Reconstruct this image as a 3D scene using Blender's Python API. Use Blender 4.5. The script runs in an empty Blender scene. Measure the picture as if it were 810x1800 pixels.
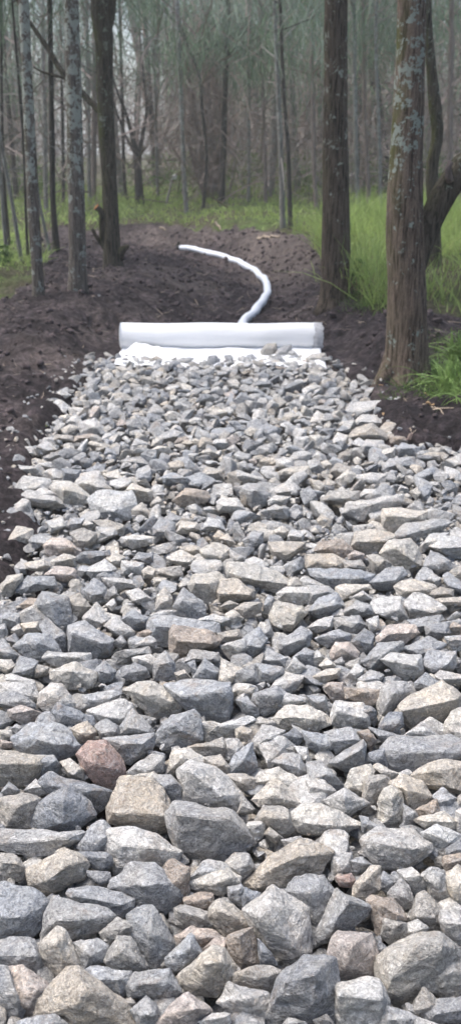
import bpy, bmesh, math, random
import numpy as np
from mathutils import Vector, Matrix, noise as mnoise

# ------------------------------------------------------------------ basics
scene = bpy.context.scene
COL = scene.collection
H = 1.75
PITCH = math.radians(22.8)
FP = 1500.0
CP, SP = math.cos(PITCH), math.sin(PITCH)
rng = np.random.default_rng(7)
random.seed(7)

def ray(px, py):
    a = (px - 405.0) / FP; b = (900.0 - py) / FP
    return np.array([a, CP + b * SP, -SP + b * CP])

def to_px(p):
    x, y, z = p[0], p[1], p[2] - H
    Z = y * CP - z * SP
    return 405 + FP * x / Z, 900 - FP * (y * SP + z * CP) / Z, Z

def at_z(px, py, z=0.0):
    d = ray(px, py); t = (z - H) / d[2]
    return np.array([0, 0, H]) + d * t

# ------------------------------------------------------------------ numpy noise
def _h(ix, iy, iz, seed):
    n = (ix.astype(np.int64) * 374761393 + iy.astype(np.int64) * 668265263 + iz.astype(np.int64) * 2147483647 + seed * 1274126177) & 0xffffffff
    n = ((n ^ (n >> 13)) * 1274126177) & 0xffffffff
    n = ((n ^ (n >> 16)) * 2246822519) & 0xffffffff
    return ((n ^ (n >> 15)) & 0xffff) / 65535.0

def vnoise(x, y, z=None, seed=0):
    if z is None: z = np.zeros_like(x)
    xi, yi, zi = np.floor(x), np.floor(y), np.floor(z)
    fx, fy, fz = x - xi, y - yi, z - zi
    fx = fx * fx * (3 - 2 * fx); fy = fy * fy * (3 - 2 * fy); fz = fz * fz * (3 - 2 * fz)
    r = 0
    for dx in (0, 1):
        for dy in (0, 1):
            for dz in (0, 1):
                w = (fx if dx else 1 - fx) * (fy if dy else 1 - fy) * (fz if dz else 1 - fz)
                r = r + w * _h(xi + dx, yi + dy, zi + dz, seed)
    return r * 2 - 1

def fbm(x, y, z=None, oct=4, seed=0, gain=.5):
    a, s, r = 1.0, 0, 0
    for k in range(oct):
        r = r + a * vnoise(x, y, z, seed + k * 17); s += a
        x = x * 2.03 + 5.1; y = y * 2.03 - 3.7
        if z is not None: z = z * 2.03 + 1.3
        a *= gain
    return r / s

def sst(x, a, b):
    t = np.clip((x - a) / (b - a), 0, 1)
    return t * t * (3 - 2 * t)

# ------------------------------------------------------------------ terrain
_pl = [at_z(px, py, -.05)[:2] for px, py in ((428, 575), (462, 530), (474, 505), (462, 484), (430, 466), (385, 452), (318, 436))]
CL = np.array([(0, -4), (0, 2), (-.05, 5), (-.12, 8.2)] + [tuple(p) for p in _pl] + [(-3.6, 19.2), (-8, 20.2), (-16, 20.5)], float)

def cdist(X, Y):
    best = np.full(X.shape, 1e9)
    for a, b in zip(CL[:-1], CL[1:]):
        d = b - a; L = (d * d).sum()
        t = np.clip(((X - a[0]) * d[0] + (Y - a[1]) * d[1]) / L, 0, 1)
        q = np.hypot(X - a[0] - t * d[0], Y - a[1] - t * d[1])
        best = np.minimum(best, q)
    return best

def right_edge(Y): return np.interp(Y, [0, 3.5, 4.6, 5.2, 5.35, 5.9, 6.9, 7.8, 8], [1.6, 1.7, 1.75, 1.7, 1.12, 1.10, 1.12, .86, .84])
def left_edge(Y): return np.interp(Y, [0, 2.5, 3.6, 4.2, 5.3, 6.0, 6.8, 7.8, 8], [-1.35, -1.2, -1.0, -1.10, -1.36, -1.32, -1.28, -1.30, -1.30])
BEDW = 1.22
def terrain(X, Y, rough=True):
    X = np.asarray(X, float); Y = np.asarray(Y, float)
    d = cdist(X, Y)
    side = np.where(X > 0, 1, -1)
    # trench filled with stone
    wob = .10 * fbm(X * .9, Y * 1.3, oct=2, seed=4)
    dd = d + wob
    e = np.minimum(X - left_edge(Y), right_edge(Y) - X) + .05 * fbm(X * 2.5, Y * 2.5, oct=2, seed=14)
    tr = .035 - .38 * sst(e, -.03, .30) + .19 * sst(-e, .15, 1.9)
    # open swale beyond the roll
    rgt = sst(X - np.interp(Y, CL[3:11, 1], CL[3:11, 0]), 0, .8) * sst(Y, 9, 10.5)
    sw = -.14 + (.36 + .16 * rgt) * sst(dd, .15, 1.9 - .5 * rgt) + .05 * sst(dd, 2, 4)
    k = sst(Y, 7.25, 7.75)
    z = tr * (1 - k) + sw * k
    flat = (1 - sst(np.abs(Y - 8.1), .7, 1.2)) * (1 - sst(np.abs(X + .1), 1.1, 1.6))
    z = z * (1 - flat * k) + (-.045) * flat * k
    z = z + .10 * np.exp(-(((X + 1.7) / 1.0) ** 2 + ((Y - 10.5) / 1.8) ** 2))       # spoil heap on the left
    z = z + .22 * sst(Y, 17, 34) + .6 * sst(Y, 40, 90) * sst(np.hypot(X, Y), 40, 120)
    z = z + .05 * fbm(X * .35, Y * .35, oct=3, seed=9) * sst(d, 1.5, 3)
    if rough:
        soil = sst(-e, -.12, .05) * (1 - sst(d, 3.2, 4.5)) + (Y > 7.6) * (1 - sst(d, 2.6, 4.0))
        soil = np.clip(soil, 0, 1)
        near = 1 - sst(Y, 18, 30)
        r1 = fbm(X * 2.2, Y * 2.2, oct=4, seed=21)
        r2 = fbm(X * 9, Y * 9, oct=3, seed=33)
        r3 = np.abs(fbm(X * 5, Y * 5, oct=4, seed=71, gain=.65))
        z = z + soil * near * (.065 * r1 + (.060 * r2 - .09 * r3 + .02) * (1 - .6 * flat))
    return z

def hit(px, py, zoff=0.0):
    d = ray(px, py); o = np.array([0, 0, H])
    ts = np.concatenate([np.linspace(1, 40, 2500), np.linspace(40, 140, 800)])
    P = o[None] + d[None] * ts[:, None]
    below = P[:, 2] < terrain(P[:, 0], P[:, 1], False) + zoff
    i = int(np.argmax(below)) if below.any() else len(ts) - 1
    return P[i]

# ------------------------------------------------------------------ materials
def new_mat(name):
    m = bpy.data.materials.new(name); m.use_nodes = True
    nt = m.node_tree; nt.nodes.clear()
    out = nt.nodes.new('ShaderNodeOutputMaterial'); b = nt.nodes.new('ShaderNodeBsdfPrincipled')
    nt.links.new(b.outputs[0], out.inputs[0])
    b.inputs['Roughness'].default_value = .9
    b.inputs['Specular IOR Level'].default_value = .25
    return m, nt, b

class N:
    def __init__(s, nt): s.nt = nt
    def pos(s): return s.nt.nodes.new('ShaderNodeNewGeometry').outputs['Position']
    def attr(s, n):
        a = s.nt.nodes.new('ShaderNodeAttribute'); a.attribute_name = n; return a.outputs['Color']
    def scale(s, v, sc):
        m = s.nt.nodes.new('ShaderNodeMapping'); m.inputs['Scale'].default_value = sc
        s.nt.links.new(v, m.inputs['Vector']); return m.outputs[0]
    def noise(s, v, sc, det=4, rough=.6, dist=0):
        n = s.nt.nodes.new('ShaderNodeTexNoise'); n.inputs['Scale'].default_value = sc
        n.inputs['Detail'].default_value = det; n.inputs['Roughness'].default_value = rough
        n.inputs['Distortion'].default_value = dist
        s.nt.links.new(v, n.inputs['Vector']); return n.outputs['Fac']
    def voro(s, v, sc, feat='DISTANCE_TO_EDGE'):
        n = s.nt.nodes.new('ShaderNodeTexVoronoi'); n.feature = feat; n.inputs['Scale'].default_value = sc
        s.nt.links.new(v, n.inputs['Vector']); return n.outputs['Distance']
    def ramp(s, f, stops, interp='LINEAR'):
        r = s.nt.nodes.new('ShaderNodeValToRGB'); r.color_ramp.interpolation = interp
        e = r.color_ramp.elements
        while len(e) < len(stops): e.new(.5)
        for k, (p, c) in enumerate(stops):
            e[k].position = p
            e[k].color = (c, c, c, 1) if isinstance(c, (int, float)) else (*c, 1)
        s.nt.links.new(f, r.inputs['Fac']); return r.outputs['Color']
    def mix(s, f, a, b, mode='MIX'):
        m = s.nt.nodes.new('ShaderNodeMix'); m.data_type = 'RGBA'; m.blend_type = mode
        for inp, v in ((m.inputs[0], f), (m.inputs[6], a), (m.inputs[7], b)):
            if isinstance(v, (int, float)): inp.default_value = v
            elif isinstance(v, tuple): inp.default_value = (*v, 1)
            else: s.nt.links.new(v, inp)
        return m.outputs[2]
    def math(s, op, a, b=0.0):
        m = s.nt.nodes.new('ShaderNodeMath'); m.operation = op
        for i, v in enumerate((a, b)):
            if isinstance(v, (int, float)): m.inputs[i].default_value = v
            else: s.nt.links.new(v, m.inputs[i])
        return m.outputs[0]
    def bump(s, h, bs, st=.5, dist=.01):
        b = s.nt.nodes.new('ShaderNodeBump'); b.inputs['Strength'].default_value = st; b.inputs['Distance'].default_value = dist
        s.nt.links.new(h, b.inputs['Height']); s.nt.links.new(b.outputs[0], bs.inputs['Normal'])

def rock_material():
    m, nt, b = new_mat('quarried_stone'); n = N(nt)
    p = n.pos(); tint = n.attr('tint')
    f1 = n.noise(p, 9, 4, .6, .6)
    f2 = n.noise(p, 62, 5, .78, .9)
    f3 = n.noise(p, 210, 3, .8)
    c = n.mix(1.0, tint, n.ramp(f1, [(.3, (.82, .84, .88)), (.52, 1.0), (.72, (1.14, 1.08, .99))]), 'MULTIPLY')
    c = n.mix(1.0, c, n.ramp(f2, [(.30, .45), (.42, .85), (.50, 1.1), (.58, 1.4), (.68, 2.1)]), 'MULTIPLY')
    c = n.mix(1.0, c, n.ramp(f3, [(.30, .72), (.5, 1.08), (.70, 1.55)]), 'MULTIPLY')
    # rusty staining with its own shape
    st = n.noise(p, 5.5, 5, .7, 1.5)
    c = n.mix(n.ramp(st, [(.55, 0.0), (.67, .42)]), c, (.36, .27, .19))
    du = n.noise(p, 13, 4, .75, .8)
    c = n.mix(n.ramp(du, [(.55, 0.0), (.66, .28)]), c, (.52, .50, .46))
    c = n.mix(n.ramp(du, [(.32, .45), (.42, 0.0)]), c, (.13, .125, .12))
    # pale hairline veins
    pv = n.scale(p, (1.0, 1.4, 2.2))
    v = n.noise(pv, 16, 4, .6, 1.2)
    vein = n.ramp(v, [(.480, 0.0), (.5, .55), (.520, 0.0)])
    c = n.mix(vein, c, (.58, .58, .57))
    v2 = n.noise(n.scale(p, (1.3, 1, 1)), 34, 3, .55, 2.2)
    c = n.mix(n.ramp(v2, [(.484, 0.0), (.5, .5), (.516, 0.0)]), c, (.60, .60, .59))
    nt.links.new(c, b.inputs['Base Color'])
    h = n.math('ADD', n.math('MULTIPLY', f2, .8), n.math('MULTIPLY', f3, .35))
    h = n.math('ADD', h, n.math('MULTIPLY', n.noise(n.scale(p, (1, 1, 1.8)), 32, 3, .6, .8), 1.0))
    n.bump(h, b, 1.0, .012)
    b.inputs['Roughness'].default_value = .82
    return m
M_ROCK = rock_material()

def soil_material():
    m, nt, b = new_mat('ground'); n = N(nt)
    p = n.pos(); mask = n.attr('mask')
    sep = nt.nodes.new('ShaderNodeSeparateColor'); nt.links.new(mask, sep.inputs[0])
    f1 = n.noise(p, 1.1, 4, .6, .5); f2 = n.noise(p, 14, 5, .7); f3 = n.noise(p, 70, 4, .8)
    soil = n.ramp(f1, [(.30, (.026, .021, .023)), (.5, (.055, .044, .047)), (.68, (.12, .098, .094))])
    soil = n.mix(1.0, soil, n.ramp(f2, [(.32, .38), (.5, 1.0), (.68, 2.1)]), 'MULTIPLY')
    soil = n.mix(1.0, soil, n.ramp(n.noise(p, 4.5, 4, .7), [(.35, .7), (.5, 1.0), (.65, 1.5)]), 'MULTIPLY')
    soil = n.mix(1.0, soil, n.ramp(f3, [(.3, .6), (.5, 1.0), (.72, 1.6)]), 'MULTIPLY')
    pale = n.ramp(f2, [(.3, (.14, .115, .105)), (.7, (.30, .25, .22))])
    soil = n.mix(sep.outputs[1], soil, pale)
    litter = n.ramp(n.noise(p, 22, 5, .8), [(.3, (.035, .034, .02)), (.5, (.085, .08, .045)), (.7, (.17, .145, .10))])
    green = n.ramp(n.noise(p, 6, 5, .7), [(.35, (.05, .075, .022)), (.6, (.13, .19, .055))])
    wild = n.mix(n.ramp(n.noise(p, .7, 4, .6), [(.42, 0.0), (.58, 1.0)]), litter, green)
    wild = n.mix(sep.outputs[2], wild, litter)
    c = n.mix(sep.outputs[0], wild, soil)
    nt.links.new(c, b.inputs['Base Color'])
    h = n.math('ADD', f2, n.math('MULTIPLY', f3, .4))
    n.bump(h, b, 1.0, .09)
    return m

def bark_material(name, base, dark, lichen, l_amt, moss=0.0, vs=18):
    m, nt, b = new_mat(name); n = N(nt)
    tc = nt.nodes.new('ShaderNodeTexCoord'); o = tc.outputs['Object']
    p = n.pos()
    fiss = n.noise(n.scale(p, (1, 1, .10)), vs * 2.6, 5, .68, .5)
    fine = n.noise(n.scale(p, (1, 1, .35)), vs * 9, 4, .8)
    c = n.mix(n.ramp(fiss, [(.38, 0.0), (.56, 1.0)]), dark, base)
    c = n.mix(1.0, c, n.ramp(fine, [(.3, .6), (.5, 1.0), (.7, 1.35)]), 'MULTIPLY')
    if moss:
        mo = n.noise(n.scale(p, (1, 1, .5)), 5, 4, .7)
        a = n.attr('side'); sp_ = nt.nodes.new('ShaderNodeSeparateColor'); nt.links.new(a, sp_.inputs[0])
        k = n.math('MULTIPLY', n.math('MULTIPLY', n.ramp(mo, [(.40, 0.0), (.58, 1.0)]), sp_.outputs[0]), n.math('ADD', n.math('MULTIPLY', sp_.outputs[1], .8), .2))
        c = n.mix(n.math('MULTIPLY', k, moss), c, (.12, .135, .035))
    li = n.math('ADD', n.math('MULTIPLY', n.noise(p, 9, 4, .65, .4), .6), n.math('MULTIPLY', n.noise(p, 34, 3, .7), .4))
    a2 = n.attr('side'); s2 = nt.nodes.new('ShaderNodeSeparateColor'); nt.links.new(a2, s2.inputs[0])
    k = n.ramp(n.math('ADD', li, n.math('MULTIPLY', s2.outputs[1], .075)), [(.62 - l_amt, 0.0), (.66 - l_amt, 1.0)])
    c = n.mix(k, c, n.mix(n.noise(p, 90, 3, .7), tuple(v * .75 for v in lichen), tuple(min(v * 1.2, .8) for v in lichen)))
    nt.links.new(c, b.inputs['Base Color'])
    n.bump(n.math('ADD', fiss, n.math('MULTIPLY', fine, .4)), b, 1.0, .05)
    return m
M_BARK_R1 = bark_material('brown_fissured_bark', (.28, .215, .17), (.065, .048, .038), (.42, .47, .41), .032, .9)
M_BARK_R2 = bark_material('dark_fissured_bark', (.18, .14, .11), (.034, .027, .021), (.42, .44, .37), -.002, .35)
M_BARK_T = bark_material('lichen_mottled_bark', (.27, .235, .205), (.10, .085, .074), (.50, .53, .47), .068, .35)
M_BARK_D = bark_material('mossy_dark_bark', (.15, .128, .10), (.035, .031, .025), (.30, .32, .26), -.015, 1.0)
M_BARK_G = bark_material('grey_thin_bark', (.38, .365, .335), (.18, .17, .155), (.50, .51, .48), .02)
M_BARK_B = bark_material('reddish_brown_bark', (.38, .31, .28), (.20, .16, .14), (.30, .30, .27), -.05)
M_BARK_K = bark_material('blackish_bark', (.11, .10, .09), (.04, .036, .032), (.28, .28, .25), -.01)

def plain(name, col, rough=.8, var=.25, sc=20, trans=0.0, bump=.0):
    m, nt, b = new_mat(name); n = N(nt)
    p = n.pos()
    lo = tuple(v * (1 - var) for v in col); hi = tuple(min(v * (1 + var), .95) for v in col)
    c = n.ramp(n.noise(p, sc, 4, .7), [(.3, lo), (.7, hi)])
    nt.links.new(c, b.inputs['Base Color']); b.inputs['Roughness'].default_value = rough
    if trans:
        out = [x for x in nt.nodes if x.type == 'OUTPUT_MATERIAL'][0]
        t = nt.nodes.new('ShaderNodeBsdfTranslucent'); nt.links.new(c, t.inputs[0])
        mx = nt.nodes.new('ShaderNodeMixShader'); mx.inputs[0].default_value = trans
        nt.links.new(b.outputs[0], mx.inputs[1]); nt.links.new(t.outputs[0], mx.inputs[2]); nt.links.new(mx.outputs[0], out.inputs[0])
    if bump: n.bump(n.noise(p, sc * 2, 4, .7), b, .7, bump)
    return m
M_GRASS = plain('grass_blades', (.33, .43, .14), .6, .5, 1.6, .4)
M_GRASS_D = plain('dark_grass_blades', (.13, .21, .06), .55, .4, 6, .3)
M_STRAP = plain('strap_leaves', (.24, .36, .11), .45, .4, 9, .3)
M_DRY = plain('dry_grass', (.28, .24, .14), .8, .3, 5, .2)
M_NEEDLE = plain('needle_foliage', (.15, .22, .14), .8, .35, .8, .3)
M_NEEDLE_G = plain('grey_green_foliage', (.26, .32, .26), .8, .3, .6, .3)
M_TWIG = plain('dead_twigs', (.36, .325, .30), .9, .3, .6)
M_TWIG_R = plain('reddish_dead_fronds', (.33, .255, .225), .9, .3, .6)
M_CUT = plain('cut_orange_wood', (.62, .24, .09), .8, .2, 60)
M_PALE_WOOD = plain('bleached_wood', (.38, .31, .24), .9, .3, 30)
M_LEAF_DRY = plain('fallen_tan_leaf', (.55, .38, .22), .8, .25, 40, .2)
M_CLOD = plain('soil_clods', (.085, .068, .07), 1, .5, 18, 0, .02)
M_BLACK = plain('black_plastic', (.02, .02, .02), .5, .1)

def fabric(name, col, wr=.35):
    m, nt, b = new_mat(name); n = N(nt); p = n.pos()
    c = n.ramp(n.noise(p, 3, 4, .6), [(.3, tuple(v * .93 for v in col)), (.7, col)])
    nt.links.new(c, b.inputs['Base Color']); b.inputs['Roughness'].default_value = .65
    h = n.math('ADD', n.noise(n.scale(p, (.5, 2, 2)), 9, 4, .6, 1.0), n.math('MULTIPLY', n.noise(p, 300, 2, .6), .15))
    n.bump(h, b, wr, .02)
    return m
M_FABRIC = fabric('white_geotextile', (.84, .85, .86))
M_SLEEVE = fabric('white_pipe_sleeve', (.72, .76, .82), .5)
M_CORE = plain('cardboard_core', (.33, .27, .22), .9, .2, 30)
M_FILM = plain('torn_grey_wrapper', (.6, .6, .61), .4, .3, 30, .4)

# ------------------------------------------------------------------ mesh helpers
def link(o, parent=None):
    COL.objects.link(o)
    if parent is not None: o.parent = parent
    return o

def mesh_obj(name, V, F, mat, parent=None, loc=None, smooth=False, attrs=None):
    V = np.asarray(V, float)
    if loc is not None: V = V - np.asarray(loc, float)[None]
    me = bpy.data.meshes.new(name)
    if isinstance(F, np.ndarray):
        k = F.shape[1]
        me.vertices.add(len(V)); me.vertices.foreach_set('co', V.astype(np.float32).ravel())
        me.loops.add(F.size); me.loops.foreach_set('vertex_index', F.astype(np.int32).ravel())
        me.polygons.add(len(F)); me.polygons.foreach_set('loop_start', np.arange(0, F.size, k, dtype=np.int32))
        me.update(calc_edges=True)
    else:
        me.from_pydata([tuple(v) for v in V], [], F)
    me.polygons.foreach_set('use_smooth', np.full(len(me.polygons), bool(smooth)))
    for an, arr in (attrs or {}).items():
        a = me.attributes.new(an, 'FLOAT_COLOR', 'POINT')
        arr = np.asarray(arr, np.float32)
        if arr.ndim == 1: arr = np.tile(arr, (len(V), 1))
        if arr.shape[1] == 3: arr = np.hstack([arr, np.ones((len(arr), 1), np.float32)])
        a.data.foreach_set('color', arr.ravel())
    me.materials.append(mat); me.update()
    o = bpy.data.objects.new(name, me)
    if loc is not None and parent is None: o.location = loc
    return link(o, parent)

def tag(o, label=None, cat=None, group=None, kind=None):
    if label: o['label'] = label
    if cat: o['category'] = cat
    if group: o['group'] = group
    if kind: o['kind'] = kind
    return o

def empty(name, loc, label, cat, group=None):
    o = bpy.data.objects.new(name, None); o.empty_display_size = .1; o.location = loc
    link(o); return tag(o, label, cat, group)

def catmull(P, n):
    P = np.asarray(P, float); out = []
    Q = np.vstack([2 * P[0] - P[1], P, 2 * P[-1] - P[-2]])
    for i in range(1, len(Q) - 2):
        for t in np.linspace(0, 1, n, endpoint=False):
            a, b, c, d = Q[i - 1], Q[i], Q[i + 1], Q[i + 2]
            out.append(.5 * ((2 * b) + (c - a) * t + (2 * a - 5 * b + 4 * c - d) * t * t + (3 * b - a - 3 * c + d) * t ** 3))
    out.append(P[-1]); return np.array(out)

def tube(P, R, seg=12, noise_a=0.0, seed=0, flare=0.0, lobes=5, cap=True):
    """tapered tube along points P with radii R; returns V, F(list), side attr"""
    P = np.asarray(P, float); R = np.asarray(R, float); n = len(P)
    T = np.gradient(P, axis=0); T /= np.linalg.norm(T, axis=1)[:, None] + 1e-9
    ref = np.array([0, 1, 0.]) if abs(T[0][1]) < .8 else np.array([1, 0, 0.])
    V = []; side = []
    a = np.cross(T[0], ref); a /= np.linalg.norm(a)
    for i in range(n):
        a = a - T[i] * (a @ T[i]); a /= np.linalg.norm(a); b = np.cross(T[i], a)
        th = np.linspace(0, 2 * np.pi, seg, endpoint=False)
        r = np.full(seg, R[i])
        if flare:
            w = math.exp(-max(0, (P[i][2] - P[0][2])) / .22)
            r = r * (1 + flare * w * (.45 + .55 * np.cos(th * lobes + seed) ** 2))
        D = np.outer(np.cos(th), a) + np.outer(np.sin(th), b)
        X = P[i][None] + D * r[:, None]
        if noise_a:
            X = X + D * (noise_a * R[i] * fbm(X[:, 0] * 9 + seed, X[:, 1] * 9, X[:, 2] * 3.5, oct=3, seed=seed % 97))[:, None]
        V.append(X)
        nx = D[:, 0]; s = np.zeros((seg, 3)); s[:, 0] = np.clip(-nx, 0, 1); side.append(s)
    V = np.vstack(V); side = np.vstack(side)
    F = [(i * seg + j, i * seg + (j + 1) % seg, (i + 1) * seg + (j + 1) % seg, (i + 1) * seg + j) for i in range(n - 1) for j in range(seg)]
    if cap: F.append(tuple(range((n - 1) * seg, n * seg))); F.append(tuple(range(seg - 1, -1, -1)))
    return V, F, side

def merge(parts):
    V, F, S, o = [], [], [], 0
    for v, f, s in parts:
        V.append(v); S.append(s); F += [tuple(i + o for i in q) for q in f]; o += len(v)
    return np.vstack(V), F, np.vstack(S)

def strands(starts, dirs, lens, widths, droop=.3, segs=1, bend=None, taper=.5):
    """thin tapered blades: numpy arrays in, V,F(quads) out"""
    n = len(starts); k = segs + 1
    dirs = dirs / (np.linalg.norm(dirs, axis=1)[:, None] + 1e-9)
    rnd = rng.normal(size=(n, 3)); w = np.cross(dirs, rnd); w /= np.linalg.norm(w, axis=1)[:, None] + 1e-9
    V = np.zeros((n, k, 2, 3))
    for i in range(k):
        t = i / segs
        c = starts + dirs * (lens * t)[:, None]
        c[:, 2] -= droop * lens * t * t
        if bend is not None: c = c + bend * (lens * t * t)[:, None]
        ww = widths * (1 - taper * t) * .5
        V[:, i, 0] = c - w * ww[:, None]; V[:, i, 1] = c + w * ww[:, None]
    V = V.reshape(-1, 3)
    base = (np.arange(n) * k * 2)[:, None]
    F = np.vstack([np.concatenate([base + 2 * i, base + 2 * i + 1, base + 2 * i + 3, base + 2 * i + 2], axis=1) for i in range(segs)])
    return V, F

# ------------------------------------------------------------------ ground sheet
def axis(lo, hi, step, far, g=1.13):
    a = list(np.arange(lo, hi + 1e-6, step)); s = step
    while a[-1] < far: s *= g; a.append(a[-1] + s)
    s = step
    while a[0] > -far: s *= g; a.insert(0, a[0] - s)
    return np.array(a)
xs = axis(-3.4, 3.4, .04, 420); ya = [1.0 - 4 + i * .2 for i in range(20)]
ys = list(np.arange(-3, 1, .2)) + list(np.arange(1, 9, .045)) + list(np.arange(9, 14, .05)); s = .05
while ys[-1] < 450: s = max(.05, ys[-1] * .0045) if ys[-1] < 40 else s * 1.12; ys.append(ys[-1] + s)
yl = [-3.2]; s = .3
while yl[-1] > -300: s *= 1.3; yl.append(yl[-1] - s)
ys = np.array(yl[::-1] + ys)
GX, GY = np.meshgrid(xs, ys)
GZ = terrain(GX, GY)
soil_poly_px = [(-700, 1500), (-600, 700), (-300, 600), (-60, 545), (20, 530), (62, 500), (85, 455), (60, 425), (80, 404), (200, 396), (300, 396), (400, 402), (470, 407), (555, 414), (568, 470), (600, 530), (640, 552), (900, 560), (1500, 640), (1700, 1500)]
SOILP = np.array([hit(px, py)[:2] for px, py in soil_poly_px[1:-1]])
SOILP = np.vstack([[(-9, -3)], SOILP, [(9, -3)]])
def in_poly(X, Y, P):
    r = np.zeros(X.shape, bool); j = len(P) - 1
    for i in range(len(P)):
        xi, yi = P[i]; xj, yj = P[j]
        c = ((yi > Y) != (yj > Y)) & (X < (xj - xi) * (Y - yi) / (yj - yi + 1e-12) + xi)
        r ^= c; j = i
    return r
def is_soil(X, Y):
    wx = X + .22 * fbm(X * 1.6, Y * 1.6, oct=3, seed=61); wy = Y + .22 * fbm(X * 1.6 + 40, Y * 1.6, oct=3, seed=62) * (1 + Y * .06)
    return in_poly(wx, wy, SOILP)
mask = np.zeros((GX.size, 3))
mask[:, 0] = is_soil(GX, GY).ravel()
# pale soil patches; the lit tone of the swale's right slope is painted in
def blob(cx, cy, rx, ry):
    q = hit(cx, cy); return 1 - sst(((GX - q[0]) / rx) ** 2 + ((GY - q[1]) / ry) ** 2 + .5 * fbm(GX * 3, GY * 3, oct=3, seed=77), .3, 1.1)
pale = .35 * blob(330, 410, 2.2, 1.0) + .6 * blob(510, 445, 1.1, 3.2) + .7 * blob(320, 488, .7, 1.1) + .35 * blob(450, 425, 1.0, 1.6) + .25 * blob(90, 640, .7, .6) + .3 * blob(240, 545, .5, .35)
mask[:, 1] = np.clip(pale, 0, 1).ravel() * (.7 + .45 * fbm(GX * 5, GY * 5, oct=3, seed=5)).ravel()
mask[:, 2] = sst(GY, 24, 34).ravel() * .7
nx, ny = len(xs), len(ys)
idx = np.arange(nx * ny).reshape(ny, nx)
F = np.stack([idx[:-1, :-1].ravel(), idx[:-1, 1:].ravel(), idx[1:, 1:].ravel(), idx[1:, :-1].ravel()], axis=1)
g = mesh_obj('ground', np.stack([GX.ravel(), GY.ravel(), GZ.ravel()], axis=1), F, soil_material(), smooth=True, attrs={'mask': np.clip(mask, 0, 1)})
tag(g, kind='structure')

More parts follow.
